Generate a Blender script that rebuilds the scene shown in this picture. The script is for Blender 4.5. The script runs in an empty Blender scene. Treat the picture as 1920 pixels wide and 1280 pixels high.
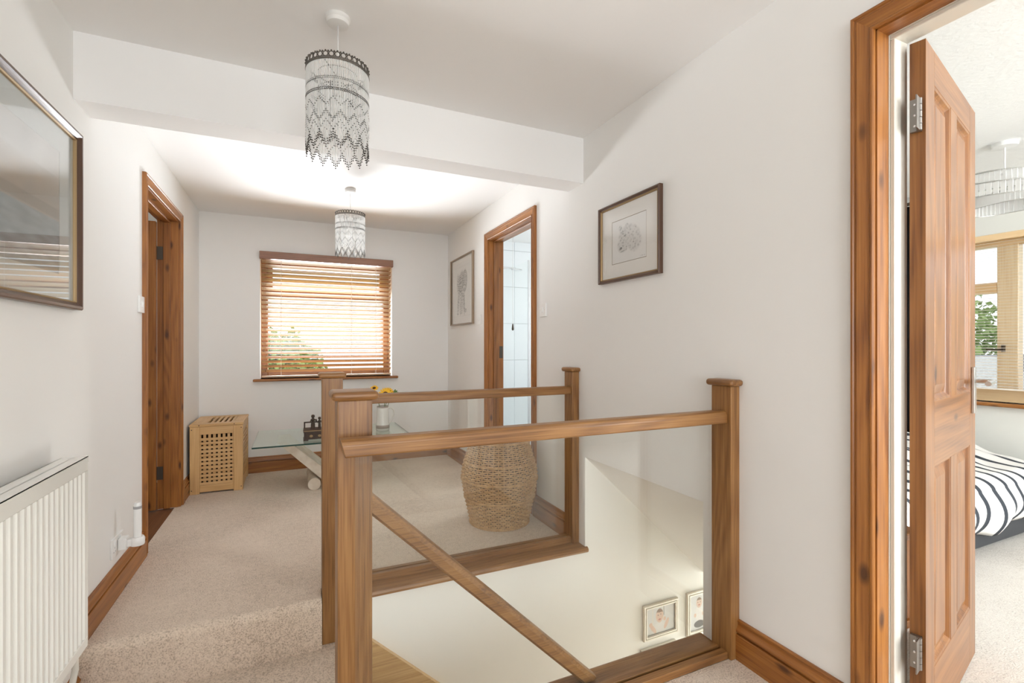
import bpy, bmesh, math, random
from mathutils import Vector, Matrix
random.seed(7)
SC = bpy.context.scene
COL = SC.collection
PI = math.pi

# ------------------------------------------------------------------ camera, world, light, exposure
CAMZ = 1.13
cam_d = bpy.data.cameras.new('camera')
cam = bpy.data.objects.new('camera', cam_d); COL.objects.link(cam)
cam.location = (0, 0, CAMZ)
cam.rotation_euler = (math.radians(90), 0, math.radians(-24.477))
cam_d.sensor_width = 36.0
cam_d.lens = 36.0 * 900.3 / 1920
cam_d.shift_y = 8.7 / 1920
cam_d.clip_start = 0.02
SC.camera = cam

SC.view_settings.view_transform = 'Standard'
SC.view_settings.look = 'None'
SC.view_settings.gamma = 1.0
SC.view_settings.use_curve_mapping = False
SC.view_settings.exposure = 0.1
SC.cycles.max_bounces = 14
SC.cycles.diffuse_bounces = 8
SC.cycles.glossy_bounces = 5
SC.cycles.transmission_bounces = 8
SC.cycles.transparent_max_bounces = 24
SC.cycles.sample_clamp_indirect = 6.0
SC.cycles.caustics_reflective = False
SC.cycles.caustics_refractive = False

world = bpy.data.worlds.new('overcast_sky'); SC.world = world
world.use_nodes = True
wn = world.node_tree.nodes; wl = world.node_tree.links
bg = wn['Background']
bg.inputs['Color'].default_value = (0.93, 0.965, 1.0, 1)
bg.inputs['Strength'].default_value = 1.3

def area_light(name, loc, rot, sx, sy, power, color=(1, .98, .95)):
    d = bpy.data.lights.new(name, 'AREA'); d.shape = 'RECTANGLE'
    d.size = sx; d.size_y = sy; d.energy = power; d.color = color
    o = bpy.data.objects.new(name, d); COL.objects.link(o)
    o.location = loc; o.rotation_euler = rot
    return o
R90 = PI / 2
# area lamps outside the house; most shine through openings added for light
area_light('high_sky_lamp_hall_side', (0.1, 8.2, 4.6), (-math.radians(50), 0, 0), 4.2, 3.4, 3500, (.96, .98, 1))  # added lamp above the sightline, boosts sky light through the hall window
area_light('low_fill_lamp_hall_side', (0.1, 9.4, -0.9), (-math.radians(116), 0, 0), 5.0, 2.4, 2900, (.95, .975, 1))  # added lamp below the sightline, throws light up onto the hall ceiling
area_light('rear_fill_lamp', (0.37, -2.62, 1.40), (R90, 0, 0), 2.0, 1.8, 72, (.93, .965, 1))  # fill lamp behind an added, unseen opening at the camera's back
area_light('bedroom_fill_lamp', (3.0, -2.20, 1.45), (R90, 0, 0), 1.9, 1.4, 140, (.94, .975, 1))  # fill lamp at a second bedroom opening, added out of view
area_light('bathroom_fill_lamp', (3.75, 3.75, 1.6), (0, R90, 0), 1.3, 1.3, 34, (.94, .97, 1))  # brightens the bathroom through an opening added in its right wall
area_light('stairwell_fill_lamp', (4.75, 1.8, -1.3), (0, R90, 0), 2.0, 0.9, 95, (.97, .985, 1))  # added lamp, lights the stairwell from an unseen lower opening
area_light('left_room_fill_lamp', (-3.5, 3.9, 1.5), (0, -R90, 0), 1.0, 1.0, 18, (1, .98, .95))  # weak lamp added to lift the room behind the left doorway

# ------------------------------------------------------------------ helpers
def box(bm, x0, x1, y0, y1, z0, z1):
    v = [bm.verts.new((x, y, z)) for x in (x0, x1) for y in (y0, y1) for z in (z0, z1)]
    for f in ((0, 1, 3, 2), (4, 6, 7, 5), (0, 4, 5, 1), (2, 3, 7, 6), (0, 2, 6, 4), (1, 5, 7, 3)):
        bm.faces.new([v[i] for i in f])
    return v

def prism(bm, pts, axis, a0, a1, shift=None):
    """pts 2D polygon, extruded along axis ('x': pts are (y,z); 'y': (x,z); 'z': (x,y)); shift(p, end)->a offsets for mitres"""
    def mk(p, a):
        return {'x': (a, p[0], p[1]), 'y': (p[0], a, p[1]), 'z': (p[0], p[1], a)}[axis]
    s = shift or (lambda p, e: 0)
    A = [bm.verts.new(mk(p, a0 + s(p, 0))) for p in pts]
    B = [bm.verts.new(mk(p, a1 + s(p, 1))) for p in pts]
    n = len(pts)
    bm.faces.new(A); bm.faces.new(B[::-1])
    for i in range(n):
        j = (i + 1) % n
        bm.faces.new((A[i], B[i], B[j], A[j]))

def lathe(bm, prof, c=(0, 0), n=32, caps=True):
    rings = []
    for r, z in prof:
        if r < 1e-6:
            rings.append([bm.verts.new((c[0], c[1], z))])
        else:
            rings.append([bm.verts.new((c[0] + r * math.cos(2 * PI * k / n), c[1] + r * math.sin(2 * PI * k / n), z)) for k in range(n)])
    for a, b in zip(rings, rings[1:]):
        for k in range(n):
            k2 = (k + 1) % n
            if len(a) == 1 and len(b) == 1: continue
            if len(a) == 1: bm.faces.new((a[0], b[k], b[k2]))
            elif len(b) == 1: bm.faces.new((a[k], b[0], a[k2]))
            else: bm.faces.new((a[k], b[k], b[k2], a[k2]))

def tube(bm, pts, r, n=8, closed=False, cap=True):
    pts = [Vector(p) for p in pts]; m = len(pts)
    rr = r if isinstance(r, (list, tuple)) else [r] * m
    rings = []
    prev = None
    for i, p in enumerate(pts):
        if closed: t = pts[(i + 1) % m] - pts[i - 1]
        else: t = pts[min(i + 1, m - 1)] - pts[max(i - 1, 0)]
        t.normalize()
        if prev is None:
            up = Vector((0, 0, 1)) if abs(t.z) < .9 else Vector((1, 0, 0))
            a = t.cross(up).normalized()
        else:
            a = (prev - t * prev.dot(t)).normalized()
        prev = a
        b = t.cross(a)
        rings.append([bm.verts.new(p + (a * math.cos(2 * PI * k / n) + b * math.sin(2 * PI * k / n)) * rr[i]) for k in range(n)])
    rng = range(m) if closed else range(m - 1)
    for i in rng:
        A, B = rings[i], rings[(i + 1) % m]
        for k in range(n):
            k2 = (k + 1) % n
            bm.faces.new((A[k], A[k2], B[k2], B[k]))
    if not closed and cap:
        bm.faces.new(rings[0][::-1]); bm.faces.new(rings[-1])

def ball(bm, c, r, seg=12, sc=(1, 1, 1), rot=None):
    c = Vector(c); nr = max(2, seg // 2)
    def V(x, y, z):
        v = Vector((x * sc[0], y * sc[1], z * sc[2])) * r
        if rot is not None: v = rot @ v
        return bm.verts.new(c + v)
    top, bot = V(0, 0, 1), V(0, 0, -1)
    rings = []
    for i in range(1, nr):
        p = PI * i / nr
        rings.append([V(math.sin(p) * math.cos(2 * PI * k / seg), math.sin(p) * math.sin(2 * PI * k / seg), math.cos(p)) for k in range(seg)])
    for k in range(seg):
        k2 = (k + 1) % seg
        bm.faces.new((top, rings[0][k], rings[0][k2]))
        for a, b in zip(rings, rings[1:]): bm.faces.new((a[k], b[k], b[k2], a[k2]))
        bm.faces.new((rings[-1][k], bot, rings[-1][k2]))

def bevel(bm, w, seg=2):
    bmesh.ops.bevel(bm, geom=[e for e in bm.edges], offset=w, segments=seg, affect='EDGES', profile=.5, clamp_overlap=True)

def obj(name, bm, m, parent=None, bev=None, smooth=False, kind=None, label=None, off=None):
    if bev: bevel(bm, bev[0], bev[1])
    if off is not None:
        bmesh.ops.translate(bm, verts=bm.verts, vec=-Vector(off))
    bmesh.ops.recalc_face_normals(bm, faces=bm.faces)
    me = bpy.data.meshes.new(name)
    if smooth:
        for f in bm.faces: f.smooth = True
    bm.to_mesh(me); bm.free()
    me.materials.append(m)
    if smooth == 'auto':
        try: me.set_sharp_from_angle(angle=math.radians(35))
        except Exception: pass
    o = bpy.data.objects.new(name, me); COL.objects.link(o)
    if parent is not None: o.parent = parent
    if kind: o['kind'] = kind
    if label: o['label'] = label
    return o

def B(*boxes):
    bm = bmesh.new()
    for b in boxes: box(bm, *b)
    return bm

def tag(o, label, cat, group=None):
    o['label'] = label; o['category'] = cat
    if group: o['group'] = group
    return o

def thing(name, label, cat, loc=(0, 0, 0), rz=0, group=None):
    o = bpy.data.objects.new(name, None); COL.objects.link(o)
    o.empty_display_size = .05
    o.location = loc; o.rotation_euler = (0, 0, rz)
    return tag(o, label, cat, group)

def part(name, bm, m, root, **k):
    """mesh given in world coordinates, root at an unrotated location"""
    return obj(name, bm, m, root, off=root.location, **k)

def struct(name, bm, m, parent=None, **k):
    o = obj(name, bm, m, parent, **k)
    if parent is None: o['kind'] = 'structure'
    return o

def struct_root(name, loc=(0, 0, 0)):
    o = bpy.data.objects.new(name, None); COL.objects.link(o); o.location = loc
    o.empty_display_size = .05
    o['kind'] = 'structure'
    return o

def copy_tree(o, parent=None):
    c = o.copy(); COL.objects.link(c)
    if parent is not None: c.parent = parent
    for ch in list(o.children): copy_tree(ch, c)
    return c

def inst(src, parent, loc=None, name=None):
    c = src.copy(); COL.objects.link(c); c.parent = parent
    if loc is not None: c.location = loc
    return c

# ------------------------------------------------------------------ materials
def newmat(name):
    m = bpy.data.materials.new(name); m.use_nodes = True
    nt = m.node_tree; p = nt.nodes['Principled BSDF']
    return m, nt, p

def N(nt, t, **k):
    n = nt.nodes.new(t)
    for a, v in k.items(): setattr(n, a, v)
    return n

def plain(name, col, rough=.5, metal=0, bump=None, spec=.5, coat=0, vary=None):
    m, nt, p = newmat(name)
    p.inputs['Base Color'].default_value = (*col, 1)
    p.inputs['Roughness'].default_value = rough
    p.inputs['Metallic'].default_value = metal
    p.inputs['Specular IOR Level'].default_value = spec
    if coat:
        p.inputs['Coat Weight'].default_value = coat; p.inputs['Coat Roughness'].default_value = .1
    tc = N(nt, 'ShaderNodeTexCoord')
    if bump:
        sc, st, di = bump
        no = N(nt, 'ShaderNodeTexNoise'); no.inputs['Scale'].default_value = sc; no.inputs['Detail'].default_value = 4
        bu = N(nt, 'ShaderNodeBump'); bu.inputs['Strength'].default_value = st; bu.inputs['Distance'].default_value = di
        nt.links.new(tc.outputs['Object'], no.inputs['Vector'])
        nt.links.new(no.outputs['Fac'], bu.inputs['Height'])
        nt.links.new(bu.outputs['Normal'], p.inputs['Normal'])
    if vary:
        sc, col2 = vary
        no = N(nt, 'ShaderNodeTexNoise'); no.inputs['Scale'].default_value = sc; no.inputs['Detail'].default_value = 5
        nt.links.new(tc.outputs['Object'], no.inputs['Vector'])
        mx = N(nt, 'ShaderNodeMix', data_type='RGBA')
        mx.inputs['A'].default_value = (*col, 1); mx.inputs['B'].default_value = (*col2, 1)
        rp = N(nt, 'ShaderNodeMapRange'); rp.inputs['From Min'].default_value = .35; rp.inputs['From Max'].default_value = .65
        nt.links.new(no.outputs['Fac'], rp.inputs['Value'])
        nt.links.new(rp.outputs['Result'], mx.inputs['Factor'])
        nt.links.new(mx.outputs['Result'], p.inputs['Base Color'])
    return m

def wood(name, light, mid, dark, axis='z', rough=.38, knots=0.0, ring=26, fine=1.0, coat=.25, rg=.055):
    m, nt, p = newmat(name)
    L = nt.links.new
    tc = N(nt, 'ShaderNodeTexCoord'); oi = N(nt, 'ShaderNodeObjectInfo')
    add = N(nt, 'ShaderNodeVectorMath', operation='MULTIPLY_ADD')
    add.inputs[1].default_value = (1, 1, 1)
    cm = N(nt, 'ShaderNodeCombineXYZ')
    mu = N(nt, 'ShaderNodeMath', operation='MULTIPLY'); mu.inputs[1].default_value = 7.3
    L(oi.outputs['Random'], mu.inputs[0])
    for i in range(3): L(mu.outputs[0], cm.inputs[i])
    L(tc.outputs['Object'], add.inputs[0]); L(cm.outputs[0], add.inputs[2])
    def mapped(along):
        mp = N(nt, 'ShaderNodeMapping')
        s = [1, 1, 1]; s['xyz'.index(axis)] = along
        mp.inputs['Scale'].default_value = s
        L(add.outputs[0], mp.inputs['Vector'])
        return mp.outputs[0]
    n1 = N(nt, 'ShaderNodeTexNoise'); n1.inputs['Scale'].default_value = 5.5; n1.inputs['Detail'].default_value = 1.5; n1.inputs['Roughness'].default_value = .4
    L(mapped(.13), n1.inputs['Vector'])
    m1 = N(nt, 'ShaderNodeMath', operation='MULTIPLY'); m1.inputs[1].default_value = ring * 6.283 / 3
    L(n1.outputs['Fac'], m1.inputs[0])
    s1 = N(nt, 'ShaderNodeMath', operation='SINE'); L(m1.outputs[0], s1.inputs[0])
    n2 = N(nt, 'ShaderNodeTexNoise'); n2.inputs['Scale'].default_value = 160 * fine; n2.inputs['Detail'].default_value = 3
    L(mapped(.025), n2.inputs['Vector'])
    n3 = N(nt, 'ShaderNodeTexNoise'); n3.inputs['Scale'].default_value = 3; n3.inputs['Detail'].default_value = 2
    L(mapped(.35), n3.inputs['Vector'])
    a1 = N(nt, 'ShaderNodeMath', operation='MULTIPLY_ADD'); a1.inputs[1].default_value = rg; a1.inputs[2].default_value = 0
    L(s1.outputs[0], a1.inputs[0])
    a2 = N(nt, 'ShaderNodeMath', operation='MULTIPLY_ADD'); a2.inputs[1].default_value = .75
    L(n2.outputs['Fac'], a2.inputs[0]); L(a1.outputs[0], a2.inputs[2])
    a3 = N(nt, 'ShaderNodeMath', operation='MULTIPLY_ADD'); a3.inputs[1].default_value = .45
    L(n3.outputs['Fac'], a3.inputs[0]); L(a2.outputs[0], a3.inputs[2])
    cr = N(nt, 'ShaderNodeValToRGB')
    e = cr.color_ramp.elements
    e[0].position = .32; e[0].color = (*dark, 1)
    e[1].position = .82; e[1].color = (*light, 1)
    em = e.new(.56); em.color = (*mid, 1)
    L(a3.outputs[0], cr.inputs['Fac'])
    out = cr.outputs['Color']
    if knots:
        vo = N(nt, 'ShaderNodeTexVoronoi'); vo.inputs['Scale'].default_value = 14
        L(mapped(.42), vo.inputs['Vector'])
        sx = N(nt, 'ShaderNodeSeparateColor'); L(vo.outputs['Color'], sx.inputs[0])
        lt = N(nt, 'ShaderNodeMath', operation='LESS_THAN'); lt.inputs[1].default_value = knots
        L(sx.outputs[0], lt.inputs[0])
        mr = N(nt, 'ShaderNodeMapRange'); mr.inputs['From Min'].default_value = .08; mr.inputs['From Max'].default_value = .23
        mr.inputs['To Min'].default_value = .88; mr.inputs['To Max'].default_value = 0
        L(vo.outputs['Distance'], mr.inputs['Value'])
        mm = N(nt, 'ShaderNodeMath', operation='MULTIPLY'); L(lt.outputs[0], mm.inputs[0]); L(mr.outputs['Result'], mm.inputs[1])
        mx = N(nt, 'ShaderNodeMix', data_type='RGBA'); L(mm.outputs[0], mx.inputs['Factor'])
        L(out, mx.inputs['A']); mx.inputs['B'].default_value = (dark[0] * .30, dark[1] * .25, dark[2] * .25, 1)
        out = mx.outputs['Result']
    L(out, p.inputs['Base Color'])
    p.inputs['Roughness'].default_value = rough
    p.inputs['Coat Weight'].default_value = coat; p.inputs['Coat Roughness'].default_value = .22
    bu = N(nt, 'ShaderNodeBump'); bu.inputs['Strength'].default_value = .12; bu.inputs['Distance'].default_value = .002
    L(n2.outputs['Fac'], bu.inputs['Height']); L(bu.outputs['Normal'], p.inputs['Normal'])
    return m

def glass(name, tint=(.985, .995, .99), ior=1.45, extra=0.0):
    m, nt, p = newmat(name)
    nt.nodes.remove(p)
    L = nt.links.new
    out = nt.nodes['Material Output']
    lw = N(nt, 'ShaderNodeLayerWeight'); lw.inputs['Blend'].default_value = .5
    pw5 = N(nt, 'ShaderNodeMath', operation='POWER'); pw5.inputs[1].default_value = 5; L(lw.outputs['Facing'], pw5.inputs[0])
    fr = N(nt, 'ShaderNodeMath', operation='MULTIPLY_ADD'); fr.inputs[1].default_value = .95
    fr.inputs[2].default_value = ((ior - 1) / (ior + 1)) ** 2; L(pw5.outputs[0], fr.inputs[0])
    tr = N(nt, 'ShaderNodeBsdfTransparent'); tr.inputs['Color'].default_value = (*tint, 1)
    gl = N(nt, 'ShaderNodeBsdfGlossy'); gl.inputs['Roughness'].default_value = 0.0; gl.inputs['Color'].default_value = (1, 1, 1, 1)
    mx = N(nt, 'ShaderNodeMixShader')
    if extra:
        ad = N(nt, 'ShaderNodeMath', operation='ADD'); ad.inputs[1].default_value = extra
        L(fr.outputs[0], ad.inputs[0]); L(ad.outputs[0], mx.inputs[0])
    else: L(fr.outputs[0], mx.inputs[0])
    L(tr.outputs[0], mx.inputs[1]); L(gl.outputs[0], mx.inputs[2]); L(mx.outputs[0], out.inputs['Surface'])
    return m

def carpet(name, c1, c2, c3):
    m, nt, p = newmat(name); L = nt.links.new
    tc = N(nt, 'ShaderNodeTexCoord')
    n1 = N(nt, 'ShaderNodeTexNoise'); n1.inputs['Scale'].default_value = 170; n1.inputs['Detail'].default_value = 3; n1.inputs['Roughness'].default_value = .7
    n2 = N(nt, 'ShaderNodeTexNoise'); n2.inputs['Scale'].default_value = 2.2; n2.inputs['Detail'].default_value = 3
    n3 = N(nt, 'ShaderNodeTexNoise'); n3.inputs['Scale'].default_value = 38; n3.inputs['Detail'].default_value = 4
    for n in (n1, n2, n3): L(tc.outputs['Object'], n.inputs['Vector'])
    cr = N(nt, 'ShaderNodeValToRGB'); e = cr.color_ramp.elements
    e[0].position = .34; e[0].color = (*c3, 1); e[1].position = .62; e[1].color = (*c1, 1)
    em = e.new(.46); em.color = (*c2, 1)
    ad = N(nt, 'ShaderNodeMath', operation='MULTIPLY_ADD'); ad.inputs[1].default_value = .28
    L(n2.outputs['Fac'], ad.inputs[0]); 
    sb = N(nt, 'ShaderNodeMath', operation='MULTIPLY_ADD'); sb.inputs[1].default_value = .25
    L(n3.outputs['Fac'], sb.inputs[0]); L(ad.outputs[0], sb.inputs[2])
    ad2 = N(nt, 'ShaderNodeMath', operation='SUBTRACT'); L(n1.outputs['Fac'], ad.inputs[2])
    L(sb.outputs[0], ad2.inputs[0]); ad2.inputs[1].default_value = .265
    L(ad2.outputs[0], cr.inputs['Fac']); L(cr.outputs['Color'], p.inputs['Base Color'])
    p.inputs['Roughness'].default_value = 1.0; p.inputs['Specular IOR Level'].default_value = .05
    try:
        p.inputs['Sheen Weight'].default_value = .25; p.inputs['Sheen Roughness'].default_value = .6
    except Exception: pass
    bu = N(nt, 'ShaderNodeBump'); bu.inputs['Strength'].default_value = .8; bu.inputs['Distance'].default_value = .006
    L(n1.outputs['Fac'], bu.inputs['Height']); L(bu.outputs['Normal'], p.inputs['Normal'])
    return m

M = {}
M['wall'] = plain('cream_wall_paint', (.83, .823, .805), .55, bump=(60, .05, .002), spec=.35)
M['ceiling'] = plain('white_ceiling_paint', (.85, .845, .84), .8, bump=(40, .05, .002), spec=.2)
M['artex'] = plain('textured_white_ceiling', (.84, .84, .83), .85, bump=(55, .45, .006), spec=.2)
M['bedwall'] = plain('pale_grey_wall_paint', (.76, .76, .72), .7, bump=(60, .05, .002), spec=.2)
M['well'] = plain('white_stairwell_paint', (.84, .83, .79), .6, bump=(60, .05, .002), spec=.3)
M['carpet'] = carpet('beige_carpet', (.78, .655, .535), (.66, .535, .425), (.42, .325, .245))
M['bedcarpet'] = carpet('pale_carpet', (.80, .76, .70), (.72, .67, .61), (.50, .46, .41))
for ax in 'xyz':
    M['pine' + ax] = wood('varnished_pine_' + ax, (.39, .155, .032), (.29, .105, .019), (.17, .052, .009), ax, .40, knots=.75, ring=30, coat=.15, rg=.075)
    M['oak' + ax] = wood('oiled_oak_' + ax, (.345, .172, .056), (.235, .105, .030), (.115, .046, .012), ax, .42, ring=34, fine=1.3, coat=.12, rg=.07)
    M['door' + ax] = wood('pine_door_' + ax, (.31, .128, .032), (.225, .084, .018), (.13, .042, .008), ax, .34, knots=.08, ring=30, coat=.22, rg=.10)
    M['paleoak' + ax] = wood('pale_oak_' + ax, (.62, .42, .20), (.52, .33, .14), (.38, .22, .09), ax, .4, ring=30)
    M['acacia' + ax] = wood('light_hardwood_' + ax, (.70, .46, .22), (.62, .38, .16), (.48, .27, .10), ax, .45, ring=22, coat=.1)
M['blind'] = wood('honey_wood_slat', (.46, .30, .165), (.39, .24, .12), (.29, .165, .08), 'x', .4, ring=12, coat=.3)
M['valance'] = wood('dark_wood_valance', (.30, .13, .06), (.23, .09, .04), (.14, .05, .025), 'x', .35, ring=14, coat=.4)
M['slat_pale'] = plain('pale_blind_slat', (.80, .74, .68), .45)
M['cream_gloss'] = plain('cream_gloss_paint', (.70, .67, .60), .28, spec=.5, coat=.3)
M['white_plastic'] = plain('white_plastic', (.84, .84, .83), .3, coat=.2)
M['grey_plastic'] = plain('grey_plastic', (.35, .35, .36), .4)
M['white_enamel'] = plain('white_radiator_enamel', (.83, .83, .79), .25, coat=.4)
M['steel'] = plain('brushed_steel', (.60, .60, .59), .3, 1)
M['chrome'] = plain('chrome', (.8, .8, .82), .08, 1)
M['hinge'] = plain('dull_steel_hinge', (.33, .31, .29), .4, 1)
M['darkhinge'] = plain('dark_hinge', (.10, .085, .07), .5, .8)
M['bronze'] = plain('dark_bronze', (.085, .065, .05), .5, .6)
M['brown_frame'] = plain('brown_frame', (.085, .040, .022), .35, coat=.3)
M['grey_frame'] = plain('grey_brown_frame', (.30, .22, .15), .35, coat=.3)
M['gold'] = plain('gold_edge', (.38, .26, .13), .45, .4)
M['silver_frame'] = plain('champagne_silver_frame', (.74, .70, .62), .35, .35)
M['mount'] = plain('cream_mount_card', (.88, .86, .82), .9)
M['greymount'] = plain('sage_grey_mount_card', (.50, .53, .51), .9)
M['glass'] = glass('clear_glass')
M['pane'] = glass('window_glass', (1, 1, 1), 1.4)
M['picglass'] = glass('picture_glass', (.98, .98, .98), 1.45)
M['tableglass'] = glass('table_glass', (.90, .97, .94), 1.5)
M['glassedge'] = plain('green_glass_edge', (.02, .07, .06), .1, coat=.5)
M['stone'] = plain('travertine', (.74, .66, .56), .45, vary=(14, (.60, .50, .40)), bump=(70, .2, .003))
M['wicker'] = plain('wicker_cane', (.64, .39, .175), .55, vary=(30, (.48, .27, .11)))
M['wicker_in'] = plain('dark_basket_inside', (.07, .04, .02), .9)
M['bead'] = plain('dark_bead', (.05, .042, .035), .35)
M['crown'] = plain('pewter_crown', (.12, .105, .09), .45, .5)
M['yellow'] = plain('yellow_petal', (.88, .50, .02), .6)
M['flower_brown'] = plain('brown_flower_centre', (.09, .035, .015), .9)
M['leafgreen'] = plain('green_leaf', (.10, .17, .04), .6)
M['jug'] = plain('white_glazed_jug', (.78, .76, .72), .2, coat=.5)
M['jugband'] = plain('taupe_glazed_band', (.36, .30, .26), .3, coat=.3)
M['ebony'] = plain('carved_dark_wood', (.055, .03, .02), .5, bump=(120, .8, .004))
M['tan'] = plain('worn_gold_inlay', (.38, .25, .12), .5)
M['black'] = plain('black_fabric', (.018, .02, .026), .8, bump=(200, .3, .002))
M['charcoal'] = plain('charcoal_base', (.045, .048, .055), .8)
M['tile'] = plain('white_glazed_tile', (.80, .83, .86), .12, coat=.4)
M['grout'] = plain('grey_grout', (.55, .56, .58), .9)
M['cord_white'] = plain('white_cord', (.75, .74, .72), .6)
M['cord_brown'] = plain('brown_cord', (.25, .14, .07), .7)
M['floorwood'] = wood('dark_boards', (.22, .10, .045), (.15, .065, .03), (.09, .035, .018), 'y', .4)
M['lawn'] = plain('grass_outside', (.12, .20, .05), .9, vary=(3, (.20, .26, .09)))
M['leaves'] = plain('tree_leaves', (.22, .33, .10), .8, vary=(4, (.36, .46, .18)))
M['bark'] = plain('tree_bark', (.12, .09, .06), .9)
M['render'] = plain('white_render', (.75, .74, .70), .8)
M['roof'] = plain('grey_slate', (.24, .24, .25), .8, bump=(12, .5, .03))
M['crystal'] = None
m, nt, p = newmat('clear_bead_tube'); M['crystal'] = m
tr = N(nt, 'ShaderNodeBsdfTransparent'); mx = N(nt, 'ShaderNodeMixShader'); mx.inputs[0].default_value = .6
p.inputs['Base Color'].default_value = (.86, .86, .85, 1); p.inputs['Roughness'].default_value = .12
nt.links.new(tr.outputs[0], mx.inputs[1]); nt.links.new(p.outputs[0], mx.inputs[2])
nt.links.new(mx.outputs[0], nt.nodes['Material Output'].inputs['Surface'])

# duvet: wide dark stripes running along the bed's width, wavering
m, nt, p = newmat('striped_duvet_cotton'); M['duvet'] = m; L = nt.links.new
tc = N(nt, 'ShaderNodeTexCoord'); sx = N(nt, 'ShaderNodeSeparateXYZ')
no = N(nt, 'ShaderNodeTexNoise'); no.inputs['Scale'].default_value = 1.5; no.inputs['Detail'].default_value = 1
L(tc.outputs['Object'], no.inputs['Vector']); L(tc.outputs['Object'], sx.inputs[0])
a = N(nt, 'ShaderNodeMath', operation='MULTIPLY_ADD'); a.inputs[1].default_value = .22; L(no.outputs['Fac'], a.inputs[0]); L(sx.outputs['X'], a.inputs[2])
a2 = N(nt, 'ShaderNodeMath', operation='MULTIPLY_ADD'); a2.inputs[1].default_value = .12; L(sx.outputs['Y'], a2.inputs[0]); L(a.outputs[0], a2.inputs[2])
b = N(nt, 'ShaderNodeMath', operation='MULTIPLY'); b.inputs[1].default_value = 2 * PI / .145; L(a2.outputs[0], b.inputs[0])
s_ = N(nt, 'ShaderNodeMath', operation='SINE'); L(b.outputs[0], s_.inputs[0])
mr = N(nt, 'ShaderNodeMapRange'); mr.inputs['From Min'].default_value = .60; mr.inputs['From Max'].default_value = .70; L(s_.outputs[0], mr.inputs['Value'])
mxx = N(nt, 'ShaderNodeMix', data_type='RGBA'); mxx.inputs['A'].default_value = (.80, .79, .77, 1); mxx.inputs['B'].default_value = (.035, .042, .055, 1)
L(mr.outputs['Result'], mxx.inputs['Factor']); L(mxx.outputs['Result'], p.inputs['Base Color']); p.inputs['Roughness'].default_value = .85

m, nt, p = newmat('printed_paper'); M['print'] = m
at = N(nt, 'ShaderNodeAttribute'); at.attribute_name = 'ink'
nt.links.new(at.outputs['Color'], p.inputs['Base Color']); p.inputs['Roughness'].default_value = .9

# ------------------------------------------------------------------ the shell
XR, XL, YF, ZC = 1.473, -.737, 4.857, 2.289
TW = .127

def wall_cells(bm, axis, c0, c1, u0, u1, z0, z1, holes):
    us = sorted({u0, u1, *[h[0] for h in holes], *[h[1] for h in holes]})
    zs = sorted({z0, z1, *[h[2] for h in holes], *[h[3] for h in holes]})
    us = [u for u in us if u0 <= u <= u1]; zs = [z for z in zs if z0 <= z <= z1]
    for a, b_ in zip(us, us[1:]):
        for c, d in zip(zs, zs[1:]):
            mu, mz = (a + b_) / 2, (c + d) / 2
            if any(h[0] < mu < h[1] and h[2] < mz < h[3] for h in holes): continue
            if axis == 'x': box(bm, c0, c1, a, b_, c, d)
            else: box(bm, a, b_, c0, c1, c, d)
    bmesh.ops.remove_doubles(bm, verts=bm.verts, dist=1e-5)
    # drop the inner faces shared by neighbouring cells
    seen = {}
    for f in bm.faces:
        k = tuple(sorted(v.index for v in f.verts)); seen.setdefault(k, []).append(f)
    bm.verts.index_update()
    seen = {}
    for f in bm.faces:
        k = tuple(sorted(v.index for v in f.verts)); seen.setdefault(k, []).append(f)
    dead = [f for fs in seen.values() if len(fs) > 1 for f in fs]
    bmesh.ops.delete(bm, geom=dead, context='FACES')
    return bm

BD = (.085, .795, 0, 2.008)       # bedroom doorway (Y range, z range) in the right wall
BA = (2.898, 3.700, 0, 2.008)     # bathroom doorway
LD = (3.216, 4.050, 0, 2.008)     # left doorway
SO = (1.410, 2.262, -.3, .52)    # opening over the stairs
YB, YFB = -2.2, -2.2
struct('wall_right', wall_cells(bmesh.new(), 'x', XR, XR + TW, YB, YF + .1, -.3, ZC + .1, [(BD[0], BD[1], -.02, BD[3]), (BA[0], BA[1], -.02, BA[3]), SO]), M['wall'])
struct('wall_left', wall_cells(bmesh.new(), 'x', XL - .12, XL, YB, YF + .1, -.5, ZC + .1, [(LD[0], LD[1], -.02, LD[3])]), M['wall'])
WX0, WX1, WZ0, WZ1 = -.272, .895, .835, 1.955
struct('wall_far', wall_cells(bmesh.new(), 'y', YF, YF + .28, XL - .1, XR, -.3, ZC + .1, [(WX0, WX1, WZ0, WZ1)]), M['wall'])
struct('wall_back', wall_cells(bmesh.new(), 'y', YB - .2, YB, XL - .1, XR + .1, -.3, ZC + .1, [(-.5, 1.25, .55, 2.1)]), M['wall'])  # opening added behind the camera for the rear fill lamp
struct('ceiling', B((XL - .1, XR + .1, YB - .2, YF + .2, ZC, ZC + .1)), M['ceiling'])
struct('trim_1', B((XL, XR, 2.274, 2.434, 2.038, ZC + .02)), M['ceiling'])['label'] = 'white boxed beam crossing the hall below the ceiling'

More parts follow.
